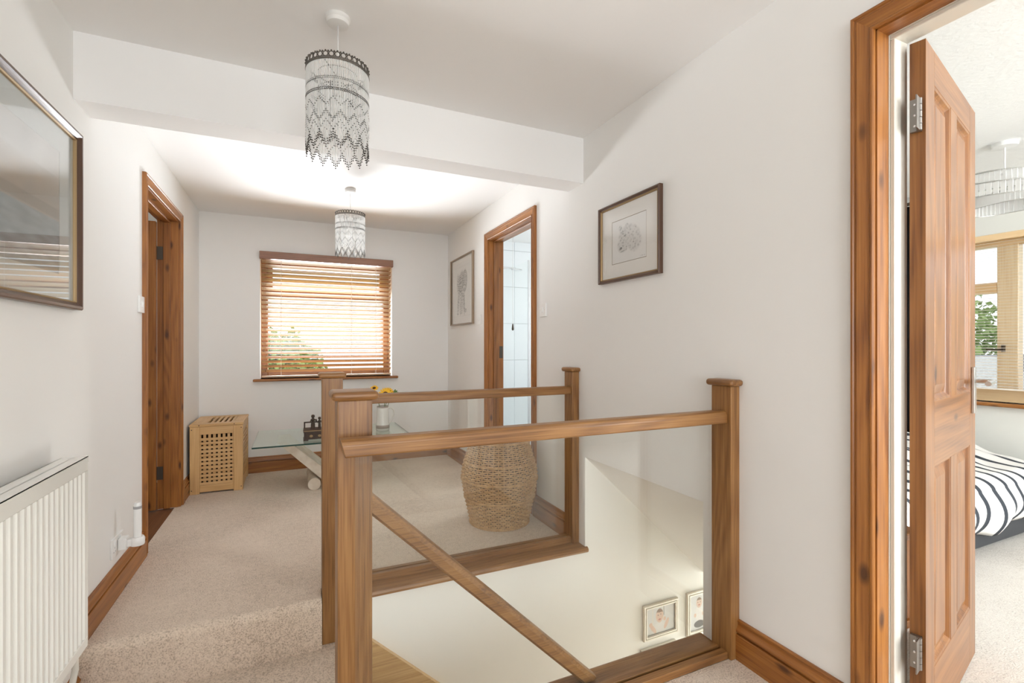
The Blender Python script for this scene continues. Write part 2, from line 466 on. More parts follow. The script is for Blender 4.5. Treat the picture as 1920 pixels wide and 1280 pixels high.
# carpeted floor: far hall with rounded nose above the lower landing, near hall, and the lower landing
FL = struct_root('floor')
nose = [(YF + .05, -.25), (2.295, -.25), (2.292, -.215), (2.290, -.10)]
for k in range(9):
    t = PI + (-PI / 2) * k / 8
    nose.append((2.329 + .040 * math.cos(t), -.041 + .041 * math.sin(t)))
nose += [(2.42, 0), (YF + .05, 0)]
bm = bmesh.new(); prism(bm, nose, 'x', XL - .02, .1155); obj('far_hall_carpet', bm, M['carpet'], FL)
obj('far_hall_carpet', B((.1155, .212, 2.4065, YF + .05, -.25, 0), (.1155, .212, 2.4065, 2.46, -.45, -.2), (.212, XR + TW, 2.262, YF + .05, -.25, 0)), M['carpet'], FL)
obj('near_hall_carpet', B((XL - .02, XR + TW, YB - .1, 1.2555, -.25, 0), (XL - .02, .10, 1.2555, 1.34, -.25, 0)), M['carpet'], FL)
bm = bmesh.new()
npts = [(XL - .02, -.45), (.19, -.45), (.19, -.25)]
for k in range(7):
    t = -PI / 2 + PI / 2 * k / 6 * 2
    npts.append((.190 + .022 * math.cos(t), -.237 + .022 * math.sin(t)))
npts += [(XL - .02, -.215)]
prism(bm, npts, 'y', 1.34, 2.45); obj('lower_landing_carpet', bm, M['carpet'], FL)
obj('hall_subfloor', B((.0, XR, 1.2, 1.413, -.25, -.03)), M['well'], FL)

# stairwell walls, soffit, downstairs
def soffit_z(x): return .515 - .92 * (x - XR)
XS = XR + (.515 + .29) / .92
bm = bmesh.new()
prism(bm, [(.2, -.014), (.2, -2.9), (4.3, -2.9), (4.3, -.25), (XS, -.25), (XR + .05, .5195), (XR + .0008, .5195), (XR + .0008, -.014)], 'y', 2.257, 2.30)
struct('wall_stairwell_far', bm, M['well'])
bm = bmesh.new()
prism(bm, [(.2, -.03), (.2, -2.9), (4.3, -2.9), (4.3, -.25), (XS, -.25), (XR + .05, .5195), (XR + .0008, .5195), (XR + .0008, -.03)], 'y', 1.375, 1.414)
struct('wall_stairwell_near', bm, M['well'])
bm = bmesh.new()
prism(bm, [(XR + .0008, .515), (XS, -.29), (4.3, -.29), (4.3, -.25), (XS + .02, -.25), (XR + .05, .5195), (XR + .0008, .5195)], 'y', 1.375, 2.30)
struct('ceiling_stair_soffit', bm, M['wall'])
struct('floor_downstairs', B((-.9, 4.3, 1.375, 2.3, -2.95, -2.9)), M['bedcarpet'])
struct('wall_downstairs_end', wall_cells(bmesh.new(), 'x', 4.3, 4.4, 1.375, 2.3, -2.9, -.25, [(1.45, 2.2, -2.6, -.5)]), M['well'])  # unseen opening added to light the stairwell from below
struct('wall_below_landing', B((-.02, .0, 1.375, 2.3, -2.9, -.45)), M['well'])

# oak staircase
st = thing('staircase', 'carpeted staircase with a pale oak string descending from the lower landing', 'staircase', (.2, 1.84, -.215))
bm = bmesh.new()
def strz(x): return -.203 - .93 * (x - .33)
prism(bm, [(.213, strz(.213)), (3.1, strz(3.1)), (3.1, strz(3.1) - .3), (.213, strz(.213) - .36)], 'y', 2.227, 2.2565)
part('string', bm, M['paleoakx'], st)
bm = bmesh.new()
prism(bm, [(.213, strz(.213)), (3.1, strz(3.1)), (3.1, strz(3.1) - .3), (.213, strz(.213) - .36)], 'y', 1.4145, 1.444)
part('string', bm, M['paleoakx'], st)
first = None
for i in range(1, 13):
    x1 = .2 + .222 * (i - 1) + .012; z = -.215 - .205 * i
    if first is None:
        bm = bmesh.new(); pts = [(x1, z - .02), (x1 + .215, z - .045)]
        for k in range(7):
            t = -PI / 2 + PI * k / 6
            pts.append((x1 + .222 + .020 * math.cos(t), z - .020 + .020 * math.sin(t)))
        pts += [(x1 + .001, z), (x1 + .0005, z + .16), (x1 - .012, z + .16), (x1 - .012, z - .02)]
        prism(bm, pts, 'y', 1.445, 2.226)
        first = part('tread', bm, M['carpet'], st)
    else:
        inst(first, st, (.222 * (i - 1), 0, -.205 * (i - 1)))

# ------------------------------------------------------------------ skirting and architraves
SK = [(0, 0), (.020, 0), (.020, .088), (.0185, .0915), (.0105, .0925), (.0105, .0965), (.0165, .0985), (.0185, .103), (.0175, .108), (.013, .113), (.0095, .121), (.0085, .130), (.0105, .1325), (.0105, .138), (.008, .141), (0, .141)]
def skirt(name, side, a0, a1, z=0, mit=(0, 0)):
    bm = bmesh.new()
    if side == 'L': pts = [(XL + t, z + h) for t, h in SK]; prism(bm, pts, 'y', a0, a1); mat = M['piney']
    elif side == 'R': pts = [(XR - t, z + h) for t, h in SK]; prism(bm, pts, 'y', a0, a1); mat = M['piney']
    else: pts = [(YF - t, z + h) for t, h in SK]; prism(bm, pts, 'x', a0, a1); mat = M['pinex']
    struct(name, bm, mat)
skirt('baseboard_left', 'L', 2.30, 3.158)
skirt('baseboard_left', 'L', 4.108, YF - .0)
skirt('baseboard_left', 'L', 1.35, 2.291, -.215)
skirt('baseboard_far', 'F', XL + .02, XR - .02)
skirt('baseboard_right', 'R', .853, 1.243)
skirt('baseboard_right', 'R', 2.412, 2.840)
skirt('baseboard_right', 'R', 3.758, YF)

AW = .058
AP = [(0, 0), (0, .0115), (.003, .0145), (.008, .0145), (.011, .011), (.015, .0115), (.022, .0135), (.032, .0165), (.040, .0195), (.043, .0165), (.047, .0165), (.050, .0205), (.055, .0205), (AW, .0165), (AW, 0)]
def doorway(n, X, out, y0, y1, zt, wall_in, jt, jm, headm, stop=True, am=('pinez', 'piney')):
    """X wall face, out = +1/-1 direction from the wall to the viewer"""
    r = struct_root('door_%d' % n, (X, (y0 + y1) / 2, 0))
    off = r.location
    for yi, s in ((y0, -1), (y1, 1)):
        bm = bmesh.new()
        pts = [(X + out * t, yi + s * w) for w, t in AP]
        prism(bm, pts, 'z', 0, zt, shift=lambda p, e, yi=yi: abs(p[1] - yi) if e else 0)
        obj('architrave', bm, M[am[0]], r, off=off)
    bm = bmesh.new()
    pts = [(X + out * t, zt + w) for w, t in AP]
    prism(bm, pts, 'y', y0, y1, shift=lambda p, e: (1 if e else -1) * (p[1] - zt))
    obj('architrave', bm, M[am[1]], r, off=off)
    return r
# linings: boards around the reveals
def lining(r, xa, xb, y0, y1, zt, mj, mh, t=.004):
    off = r.location
    obj('door_lining', B((xa, xb, y0 - .001, y0 + t, 0, zt)), mj, r, off=off)
    obj('door_lining', B((xa, xb, y1 - t, y1 + .001, 0, zt)), mj, r, off=off)
    obj('door_lining', B((xa, xb, y0, y1, zt - t, zt + .001)), mh, r, off=off)

def hinge(root, x, y, z, h=.085, mat=None, leaf_dx=.022, leaf_dy=0.0, knr=.005, name='hinge'):
    bm = bmesh.new()
    for k in range(5):
        z0 = z - h / 2 + h * k / 5 + .0008
        tube(bm, [(x, y, z0), (x, y, z0 + h / 5 - .0016)], knr, 10)
    return bm

# door 1: bedroom
D1 = doorway(1, XR, -1, BD[0], BD[1], BD[3], 0, 0, None, None)
off1 = D1.location
lining(D1, XR - .0015, 1.524, BD[0], BD[1], BD[3], M['pinez'], M['piney'], .004)
lining(D1, 1.524, XR + TW + .012, BD[0], BD[1], BD[3], M['cream_gloss'], M['cream_gloss'], .006)
obj('door_stop', B((1.528, 1.558, BD[1] - .018, BD[1] - .006, 0, BD[3] - .018)), M['cream_gloss'], D1, off=off1, bev=(.002, 1))
obj('door_stop', B((1.528, 1.558, BD[0] + .006, BD[0] + .018, 0, BD[3] - .018)), M['cream_gloss'], D1, off=off1, bev=(.002, 1))
obj('door_stop', B((1.528, 1.558, BD[0] + .006, BD[1] - .006, BD[3] - .018, BD[3] - .006)), M['cream_gloss'], D1, off=off1, bev=(.002, 1))
# door 2: bathroom, door 3: left room
D2 = doorway(2, XR, -1, BA[0], BA[1], BA[3], 0, 0, None, None)
lining(D2, XR - .001, XR + TW + .002, BA[0], BA[1], BA[3], M['pinez'], M['piney'], .006)
for b_ in ((1.512, XR + TW - .040, BA[1] - .018, BA[1] - .006, 0, BA[3] - .018), (1.512, XR + TW - .040, BA[0] + .006, BA[0] + .018, 0, BA[3] - .018)):
    obj('door_stop', B(b_), M['doorz'], D2, off=D2.location, bev=(.002, 1))
obj('door_stop', B((1.512, XR + TW - .040, BA[0] + .006, BA[1] - .006, BA[3] - .018, BA[3] - .006)), M['doory'], D2, off=D2.location, bev=(.002, 1))
bm = B((1.566, 1.596, BA[1] - .0085, BA[1] - .005, 1.03, 1.13)); obj('strike_plate', bm, M['darkhinge'], D2, off=D2.location, bev=(.001, 1))
D3 = doorway(3, XL, 1, LD[0], LD[1], LD[3], 0, 0, None, None)
lining(D3, XL - .122, XL + .001, LD[0], LD[1], LD[3], M['pinez'], M['piney'], .006)
for b_ in ((XL - .085, XL - .045, LD[1] - .018, LD[1] - .006, 0, LD[3] - .018), (XL - .085, XL - .045, LD[0] + .006, LD[0] + .018, 0, LD[3] - .018)):
    obj('door_stop', B(b_), M['pinez'], D3, off=D3.location, bev=(.002, 1))
obj('door_stop', B((XL - .085, XL - .045, LD[0] + .006, LD[1] - .006, LD[3] - .018, LD[3] - .006)), M['piney'], D3, off=D3.location, bev=(.002, 1))
# plinth block foot of the far left architrave
obj('plinth_block', B((XL, XL + .026, LD[1] + .030, LD[1] + .085, 0, .15)), M['pinez'], D3, off=D3.location, bev=(.004, 2))

def panel_door(name, label, loc, rz, W, H, T, mats, handle_side=1, group=None):
    """leaf in local coords: hinge edge at x=0, leaf along +x, visible face at y=0 (facing -y), thickness to +y"""
    t = thing(name, label, 'door', loc, rz, group)
    mz, mx = mats
    st_, rail_t, lock_z, lock_h, bot = .095, .10, .78, .19, .20
    mun = .085
    zb = .006
    for nm, b_, mm in (('stile', (0, st_, 0, T, zb, H), mz), ('stile', (W - st_, W, 0, T, zb, H), mz),
                       ('rail', (st_, W - st_, 0, T, H - rail_t, H), mx), ('rail', (st_, W - st_, 0, T, lock_z, lock_z + lock_h), mx),
                       ('rail', (st_, W - st_, 0, T, zb, bot), mx),
                       ('muntin', (W / 2 - mun / 2, W / 2 + mun / 2, 0, T, lock_z + lock_h, H - rail_t), mz),
                       ('muntin', (W / 2 - mun / 2, W / 2 + mun / 2, 0, T, bot, lock_z), mz)):
        obj(nm, B(b_), mm, t, bev=(.0008, 1))
    for xa, xb in ((st_, W / 2 - mun / 2), (W / 2 + mun / 2, W - st_)):
        for za, zc in ((bot, lock_z), (lock_z + lock_h, H - rail_t)):
            # raised and fielded panel with its moulding on both faces
            bm = bmesh.new()
            for f, s in ((0, 1), (T, -1)):
                def ring(d, y): return [bm.verts.new((x, y, z)) for x, z in ((xa + d, za + d), (xb - d, za + d), (xb - d, zc - d), (xa + d, zc - d))]
                rs = [ring(0, f + s * .001), ring(.006, f + s * .003), ring(.012, f + s * .010), ring(.016, f + s * .0135), ring(.019, f + s * .0135), ring(.045, f + s * .006)]
                for A_, B_ in zip(rs, rs[1:]):
                    for k in range(4):
                        bm.faces.new((A_[k], A_[(k + 1) % 4], B_[(k + 1) % 4], B_[k]))
                bm.faces.new(rs[-1])
            obj('panel', bm, mz, t)
    return t

A1 = math.radians(13.4)
bd = panel_door('pine_door', 'glossy pine four-panel door standing open into the bedroom', (1.600, .738, 0), A1, .695, 1.986, .036, (M['doorz'], M['doorx']))
def lever(parent, x, z, y, s):
    bm = B((x - .019, x + .019, min(y, y + s * .009), max(y, y + s * .009), z - .09, z + .075))
    h = obj('handle_plate', bm, M['steel'], parent, bev=(.002, 2))
    bm = bmesh.new()
    tube(bm, [(x, y + s * .005, z + .025), (x, y + s * .040, z + .025), (x - .008, y + s * .052, z + .025), (x - .03, y + s * .056, z + .025), (x - .115, y + s * .056, z + .023)], .0085, 12)
    obj('lever', bm, M['steel'], h, smooth='auto')
lever(bd, .640, .98, 0, -1)
lever(bd, .640, .98, .036, 1)
obj('lock_plate', B((.6945, .6965, .008, .028, .90, 1.08)), M['steel'], bd)
for z in (1.775, .275):
    bm = bmesh.new()
    for k in range(5):
        z0 = z - .045 + .018 * k
        tube(bm, [(-.012, .012, z0 + .0008), (-.012, .012, z0 + .0172)], .0065, 12)
    hg = obj('hinge', bm, M['hinge'], bd, smooth='auto')
    obj('hinge_leaf', B((-.0135, -.0005, .008, .032, z - .045, z + .045)), M['hinge'], hg)
    obj('hinge_leaf', B((-.045, -.014, .010, .013, z - .045, z + .045)), M['hinge'], hg)
    bm = bmesh.new()
    for dz in (-.03, 0, .03):
        for x, y in ((-.0015, .022),): ball(bm, (-.0138, y, z + dz), .0035, 8, (.4, 1, 1))
    obj('screws', bm, M['chrome'], hg)

ld = panel_door('pine_door', 'reddish knotty pine door standing open behind the left-hand doorway', (XL - .1232, 4.0415, 0), math.radians(180.5), .82, 1.986, .036, (M['pinez'], M['pinex']))
for z in (1.775, .25):
    bm = bmesh.new()
    tube(bm, [(-.006, -.004, z - .045), (-.006, -.004, z + .045)], .006, 10)
    hg = obj('hinge', bm, M['darkhinge'], ld, smooth='auto')
    obj('hinge_leaf', B((-.036, -.0005, .004, .0065, z - .045, z + .045)), M['darkhinge'], hg)

# ------------------------------------------------------------------ hall window and blind
W1 = struct_root('window_1', ((WX0 + WX1) / 2, YF, WZ0)); o1 = W1.location
YW = YF + .17
fr = .055
for nm, b_ in (('window_frame', (WX0, WX0 + fr, YW, YW + .06, WZ0, WZ1)), ('window_frame', (WX1 - fr, WX1, YW, YW + .06, WZ0, WZ1)),
               ('window_frame', (WX0 + fr, WX1 - fr, YW, YW + .06, WZ1 - fr, WZ1)), ('window_frame', (WX0 + fr, WX1 - fr, YW, YW + .06, WZ0, WZ0 + fr)),
               ('transom', (WX0 + fr, WX1 - fr, YW - .004, YW + .06, 1.575, 1.635))):
    obj(nm, B(b_), M['doorx'], W1, off=o1, bev=(.004, 1))
ts = obj('top_sash', B((WX0 + fr, WX1 - fr, YW - .012, YW + .04, WZ1 - fr - .04, WZ1 - fr), (WX0 + fr, WX1 - fr, YW - .012, YW + .04, 1.635, 1.675),
    (WX0 + fr, WX0 + fr + .04, YW - .012, YW + .04, 1.675, WZ1 - fr - .04), (WX1 - fr - .04, WX1 - fr, YW - .012, YW + .04, 1.675, WZ1 - fr - .04)), M['doorx'], W1, off=o1)
obj('pane', B((WX0 + fr, WX1 - fr, YW + .022, YW + .026, WZ0 + fr, 1.575)), M['pane'], W1, off=o1)
obj('pane', B((WX0 + fr + .04, WX1 - fr - .04, YW + .022, YW + .026, 1.675, WZ1 - fr - .04)), M['pane'], W1, off=o1)
bm = B((WX0 - .055, WX1 + .055, YF - .045, YF + .17, WZ0 - .022, WZ0)); obj('sill', bm, M['pinex'], W1, off=o1, bev=(.008, 3))

bl = thing('venetian_blind', 'honey wooden venetian blind over the window at the end of the hall', 'blind', ((WX0 + WX1) / 2, YF + .03, WZ0))
part('valance', B((WX0 - .003, WX1 + .003, YF - .055, YF - .038, 1.910, 1.977), (WX0 - .003, WX0 + .009, YF - .038, YF, 1.910, 1.977), (WX1 - .009, WX1 + .003, YF - .038, YF, 1.910, 1.977)), M['valance'], bl, bev=(.003, 1))
part('head_rail', B((WX0 + .01, WX1 - .01, YF - .03, YF + .025, 1.915, 1.95)), M['valance'], bl)
tilt = math.radians(-28)
sl0 = None; ns = 25; pitch = (1.905 - .875) / ns
for i in range(ns):
    z = 1.895 - pitch * i
    if sl0 is None:
        bm = bmesh.new(); hw = .025
        pts = [(-hw, 0), (-hw, .0028), (0, .0042), (hw, .0028), (hw, 0), (0, .0014)]
        c, s = math.cos(tilt), math.sin(tilt)
        pts = [(YF + .012 + a_ * c, z + a_ * s + b_ * c) for a_, b_ in pts]
        prism(bm, pts, 'x', WX0 + .012, WX1 - .012)
        sl0 = part('slat', bm, M['blind'], bl)
    else: inst(sl0, bl, (0, 0, -pitch * i))
part('bottom_rail', B((WX0 + .012, WX1 - .012, YF - .013, YF + .037, WZ0 + .010, WZ0 + .026)), M['blind'], bl, bev=(.002, 1))
for x in (WX0 + .17, (WX0 + WX1) / 2 + .2, WX1 - .155):
    bm = bmesh.new()
    for y in (YF - .016, YF + .040): tube(bm, [(x, y, WZ0 + .03), (x, y, 1.92)], .0011, 5)
    part('ladder_cord', bm, M['cord_white'], bl)
for x, z0 in ((WX0 + .032, 1.08), (WX0 + .046, .90), (WX1 - .045, 1.0)):
    bm = bmesh.new(); tube(bm, [(x, YF - .022, z0 + .02), (x, YF - .022, 1.92)], .0011, 5)
    pc = part('pull_cord', bm, M['cord_brown'], bl)
    bm = bmesh.new(); lathe(bm, [(0, z0 + .025), (.003, z0 + .024), (.006, z0), (0, z0 - .002)], (x, YF - .022), 10)
    obj('tassel', bm, M['cord_brown'], pc, off=bl.location, smooth=True)

# ------------------------------------------------------------------ oak and glass balustrades
def cap_bm(x0, x1, y0, y1, z0, z1):
    bm = B((x0, x1, y0, y1, z0, z1)); bevel(bm, .0105, 4); return bm
RAIL = [(-.030, .004), (-.030, .030), (-.026, .040), (-.016, .045), (.016, .045), (.026, .040), (.030, .030), (.030, .004), (.026, 0), (-.026, 0)]
def balustrade(name, label, yn, x0n, yrail, xg0, xg1, xr0, xr1, zrail, zbase, basey, loc, foot, ngl=1, footR=0.0):
    t = thing(name, label, 'balustrade', loc)
    np_ = part('newel_post', B((x0n, x0n + .088, yn, yn + .088, foot, .985)), M['oakz'], t, bev=(.0025, 2))
    obj('newel_cap', cap_bm(x0n - .015, x0n + .103, yn - .015, yn + .103, .985, 1.009), M['oakx'], np_, off=t.location, smooth='auto')
    return t
# near balustrade, standing on the near floor edge
YN = 1.343
nb = thing('balustrade', 'near oak and glass balustrade with the tall newel post in front', 'balustrade', (.8, 1.29, 0))
np_ = part('newel_post', B((.106, .195, YN, YN + .088, -.62, .985)), M['oakz'], nb, bev=(.0025, 2))
obj('newel_cap', cap_bm(.090, .211, YN - .016, YN + .104, .985, 1.009), M['oakx'], np_, off=nb.location, smooth='auto')
hn = part('newel_post', B((1.430, XR, 1.243, 1.332, 0, .985)), M['oakz'], nb, bev=(.0025, 2), label='half newel post fixed to the right wall')
obj('newel_cap', cap_bm(1.414, XR + .004, 1.227, 1.348, .985, 1.009), M['oaky'], hn, off=nb.location, smooth='auto')
bm = bmesh.new()
def endshift(p, e): return 0 if e else -(p[1] - .85) * .25
prism(bm, [(1.289 + a_, .850 + b_) for a_, b_ in RAIL], 'x', .118, 1.4295, shift=endshift)
part('handrail', bm, M['oakx'], nb, bev=(.0012, 1))
part('base_rail', B((.10, 1.4295, 1.256, 1.284, 0, .026), (.10, 1.4295, 1.296, 1.322, .004, .026), (.10, 1.4295, 1.284, 1.296, 0, .012)), M['oakx'], nb, bev=(.0012, 1))
part('glass_panel', B((.144, 1.374, 1.285, 1.295, .013, .8505)), M['glass'], nb)
struct('trim_2', (lambda bm: (prism(bm, [(1.322, -.03), (1.422, -.03), (1.432, -.025), (1.436, -.018), (1.432, -.011), (1.424, -.008), (1.322, -.008)], 'x', .20, XR + .001), bm)[1])(bmesh.new()), M['oakx'])['label'] = 'oak nosing board along the near edge of the stairwell'

YR = 2.318
rb = thing('balustrade', 'far oak and glass balustrade on the hall floor edge across the stairwell', 'balustrade', (.8, 2.36, 0))
np_ = part('newel_post', B((.118, .206, YR, YR + .088, -.215, .985)), M['oakz'], rb, bev=(.0025, 2))
obj('newel_cap', cap_bm(.103, .221, YR - .015, YR + .103, .985, 1.009), M['oakx'], np_, off=rb.location, smooth='auto')
hn = part('newel_post', B((1.429, XR, YR, YR + .088, .018, .985)), M['oakz'], rb, bev=(.0025, 2), label='half newel post fixed to the right wall')
obj('newel_cap', cap_bm(1.414, XR + .004, YR - .015, YR + .103, .985, 1.009), M['oaky'], hn, off=rb.location, smooth='auto')
bm = bmesh.new(); prism(bm, [(YR + .044 + a_, .858 + b_) for a_, b_ in RAIL], 'x', .206, 1.4285)
part('handrail', bm, M['oakx'], rb, bev=(.0012, 1))
part('base_rail', B((.206, 1.4285, YR + .014, YR + .038, .018, .052), (.206, 1.4285, YR + .050, YR + .074, .018, .052), (.206, 1.4285, YR + .038, YR + .050, .018, .030)), M['oakx'], rb, bev=(.0012, 1))
part('glass_panel', B((.222, 1.396, YR + .039, YR + .049, .031, .8585)), M['glass'], rb)
bm = bmesh.new()
prism(bm, [(YR + .09, -.012), (2.252, -.012), (2.242, -.008), (2.238, .003), (2.242, .014), (2.252, .0185), (YR + .09, .0185)], 'x', .2065, XR + .012)
struct('trim_3', bm, M['oakx'])['label'] = 'oak nosing board along the far edge of the stairwell'

# stair handrail
sh = thing('stair_handrail', 'sloping oak stair handrail descending behind the near glass panel', 'handrail', (.2, 1.388, .69))
bm = bmesh.new()
pr = [(-.030, .010), (-.030, .038), (-.022, .056), (-.010, .060), (.010, .060), (.022, .056), (.030, .038), (.030, .010), (.022, 0), (-.022, 0)]
x0_, x1_ = .1955, 1.1
prism(bm, [(1.388 + a_, .664 + b_) for a_, b_ in pr], 'x', x0_, x1_)
for v in bm.verts: v.co.z -= .965 * (v.co.x - .196)
bmesh.ops.bisect_plane(bm, geom=bm.verts[:] + bm.edges[:] + bm.faces[:], plane_co=(0, 0, .004), plane_no=(0, 0, -1), clear_outer=True)
bmesh.ops.holes_fill(bm, edges=[e for e in bm.edges if e.is_boundary])
part('rail', bm, M['oakx'], sh)

# ------------------------------------------------------------------ pendants
def pendant(label, loc, scale=1.0):
    t = thing('pendant_light', label, 'pendant lamp', loc, group='beaded pendant lamps in the hall')
    R, n = .104, 112
    bm = bmesh.new(); lathe(bm, [(0, 0), (.041, 0), (.042, -.010), (.038, -.014), (.036, -.026), (.012, -.030), (0, -.030)], n=32)
    obj('ceiling_rose', bm, M['cord_white'], t, smooth='auto')
    bm = bmesh.new(); tube(bm, [(0, 0, -.028), (0, 0, -.235)], .0028, 8)
    obj('flex', bm, M['cord_white'], t, smooth=True)
    bm = bmesh.new(); lathe(bm, [(.006, -.205), (.017, -.210), (.019, -.25), (.019, -.275), (.014, -.28), (0, -.28)], n=20)
    h = obj('lamp_holder', bm, M['cord_white'], t, smooth='auto')
    bm = bmesh.new(); ball(bm, (0, 0, -.315), .028, 16, (1, 1, 1.25)); obj('bulb', bm, M['white_plastic'], h, smooth=True)
    # pierced crown: two rings joined by a chain of small rings, scalloped top
    bm = bmesh.new(); zt, zb = -.176, -.203
    for z, r in ((zb, .0030), (zb + .006, .0018)):
        tube(bm, [(R * math.cos(2 * PI * k / 64), R * math.sin(2 * PI * k / 64), z) for k in range(64)], r, 6, closed=True)
    m_ = 34
    for k in range(m_):
        a_ = 2 * PI * k / m_
        for (rz_, zc, rr) in ((.0085, zb + .014, .0019), ):
            pts = []
            for j in range(10):
                b_ = 2 * PI * j / 10
                aa = a_ + rz_ * math.cos(b_) / R
                pts.append((R * math.cos(aa), R * math.sin(aa), zc + .0085 * math.sin(b_)))
            tube(bm, pts, rr, 4, closed=True)
        ball(bm, ((R + .001) * math.cos(a_ + PI / m_), (R + .001) * math.sin(a_ + PI / m_), zb + .022), .0036, 6)
        ball(bm, (R * math.cos(a_), R * math.sin(a_), zb + .025), .0030, 6)
    for a_ in (0, 2 * PI / 3, 4 * PI / 3):
        tube(bm, [(.016 * math.cos(a_), .016 * math.sin(a_), -.212), (R * math.cos(a_), R * math.sin(a_), zb)], .0015, 5)
    obj('crown_band', bm, M['crown'], t)
    # bead fringe
    bmc, bmd = bmesh.new(), bmesh.new()
    def strand(r, a_, z0, z1):
        x, y = r * math.cos(a_), r * math.sin(a_)
        tube(bmc, [(x, y, z0), (x, y, z1)], .0014, 4, cap=False)
    def bead(r, a_, z, s=.0021, st=1.0):
        s *= 1.25
        ball(bmd, (r * math.cos(a_), r * math.sin(a_), z), s, 4, (1, 1, st))
    ztop = zb
    for k in range(n):
        a_ = 2 * PI * k / n
        ph = (k % 8) / 8.0; tri = 1 - abs(2 * ph - 1)      # 0..1 zigzag, seven points around
        zl = -.445 - .042 * tri
        strand(R, a_, ztop, zl)
        bead(R, a_, -.268, .0017, 1.6)
        bead(R, a_, -.300, .0019, 1.5); bead(R, a_, -.306, .0019, 1.5)
        for base, amp in ((-.330, .026), (-.372, .030), (-.378, .030), (-.405, .032)):
            bead(R, a_, base - amp * (tri if base > -.35 else 1 - tri), .0021, 1)
        for q in range(3): bead(R, a_, zl + .006 - .008 * q, .0022, 1.2)
    for k in range(44):
        a_ = 2 * PI * (k + .5) / 44; r = .066
        strand(r, a_, ztop - .004, -.395 - .02 * (k % 6) / 3)
        for z in (-.262, -.272, -.282): bead(r, a_, z, .0020, 1.8)
        bead(r, a_, -.395 - .02 * (k % 6) / 3, .0022, 1)
    obj('bead_fringe', bmc, M['crystal'], t, kind='stuff')
    obj('dark_beads', bmd, M['bead'], t, kind='stuff')
    bm = bmesh.new()
    for r, z in ((R, ztop - .001), (.066, ztop - .003), (R, -.262)):
        tube(bm, [(r * math.cos(2 * PI * k / 48), r * math.sin(2 * PI * k / 48), z) for k in range(48)], .0011, 5, closed=True)
    obj('hoop', bm, M['crown'], t)
    return t
p1 = pendant('beaded glass pendant lamp with dark pierced crown nearest the camera, before the beam', (.143, 1.797, ZC))
p2 = copy_tree(p1); p2.location = (.383, 3.731, ZC)
p2['label'] = 'beaded glass pendant lamp with dark crown hanging beyond the beam, before the window'

# ------------------------------------------------------------------ pictures
def wall_loc(side, u, z):
    if side == 'R': return (XR, u, z), -R90
    if side == 'L': return (XL, u, z), R90
    return (u, 2.257, z), 0

def print_mesh(name, w, h, fn, parent, y, nx=90, cz=0, cx=0):
    ny = int(nx * h / w)
    me = bpy.data.meshes.new(name)
    vs = []; fs = []; cs = []
    for j in range(ny + 1):
        for i in range(nx + 1):
            u, v = i / nx, j / ny
            vs.append((cx + (u - .5) * w, y, cz + (v - .5) * h)); cs += [*fn(u, v), 1]
    for j in range(ny):
        for i in range(nx):
            a_ = j * (nx + 1) + i; fs.append((a_, a_ + 1, a_ + nx + 2, a_ + nx + 1))
    me.from_pydata(vs, [], fs)
    ca = me.color_attributes.new('ink', 'FLOAT_COLOR', 'POINT'); ca.data.foreach_set('color', cs)
    me.materials.append(M['print'])
    o = bpy.data.objects.new(name, me); COL.objects.link(o); o.parent = parent
    return o

def picture(name, label, cat, side, u, z, w, h, prof, fmat, inner=None, mount=None, mmat=None, fn=None, pw=None, ph=None, group=None, nx=90, innermat=None, tilt=0):
    loc, rz = wall_loc(side, u, z)
    t = thing(name, label, cat, loc, rz, group)
    t.rotation_euler = (tilt, 0, rz) if side == 'F' else (0, tilt, rz)
    fw = prof[-1][0]
    def ringmesh(prof, w, h):
        bm = bmesh.new(); R_ = []
        for d, y in prof:
            R_.append([bm.verts.new((sx_ * (w / 2 - d), -y, sz_ * (h / 2 - d))) for sx_, sz_ in ((-1, -1), (1, -1), (1, 1), (-1, 1))])
        for A_, B_ in zip(R_, R_[1:]):
            for k in range(4): bm.faces.new((A_[k], A_[(k + 1) % 4], B_[(k + 1) % 4], B_[k]))
        return bm
    bmf = ringmesh(prof, w, h)
    obj('frame', bmf, fmat, t)
    if innermat:
        f2 = [(fw - .0005, prof[-1][1]), (fw + .003, prof[-1][1] + .002), (fw + .006, prof[-1][1] - .002), (fw + .007, .006)]
        obj('frame_slip', ringmesh(f2, w, h), innermat, t)
    obj('backing', B((-w / 2 + .004, w / 2 - .004, -.006, -.001, -h / 2 + .004, h / 2 - .004)), M['mount'], t)
    if mount:
        pw_, ph_ = pw, ph
        bm = bmesh.new()
        ox, oz = w / 2 - fw + .002, h / 2 - fw + .002
        for b_ in ((-ox, -pw_ / 2, -.0078, -.0062, -oz, oz), (pw_ / 2, ox, -.0078, -.0062, -oz, oz), (-pw_ / 2, pw_ / 2, -.0078, -.0062, -oz, -ph_ / 2), (-pw_ / 2, pw_ / 2, -.0078, -.0062, ph_ / 2, oz)):
            box(bm, *b_)
        obj('mount', bm, mmat, t)
    print_mesh('print', pw, ph, fn, t, -.0064, nx)
    obj('picture_glass', B((-w / 2 + fw * .8, w / 2 - fw * .8, -.0100, -.0085, -h / 2 + fw * .8, h / 2 - fw * .8)), M['picglass'], t)
    return t

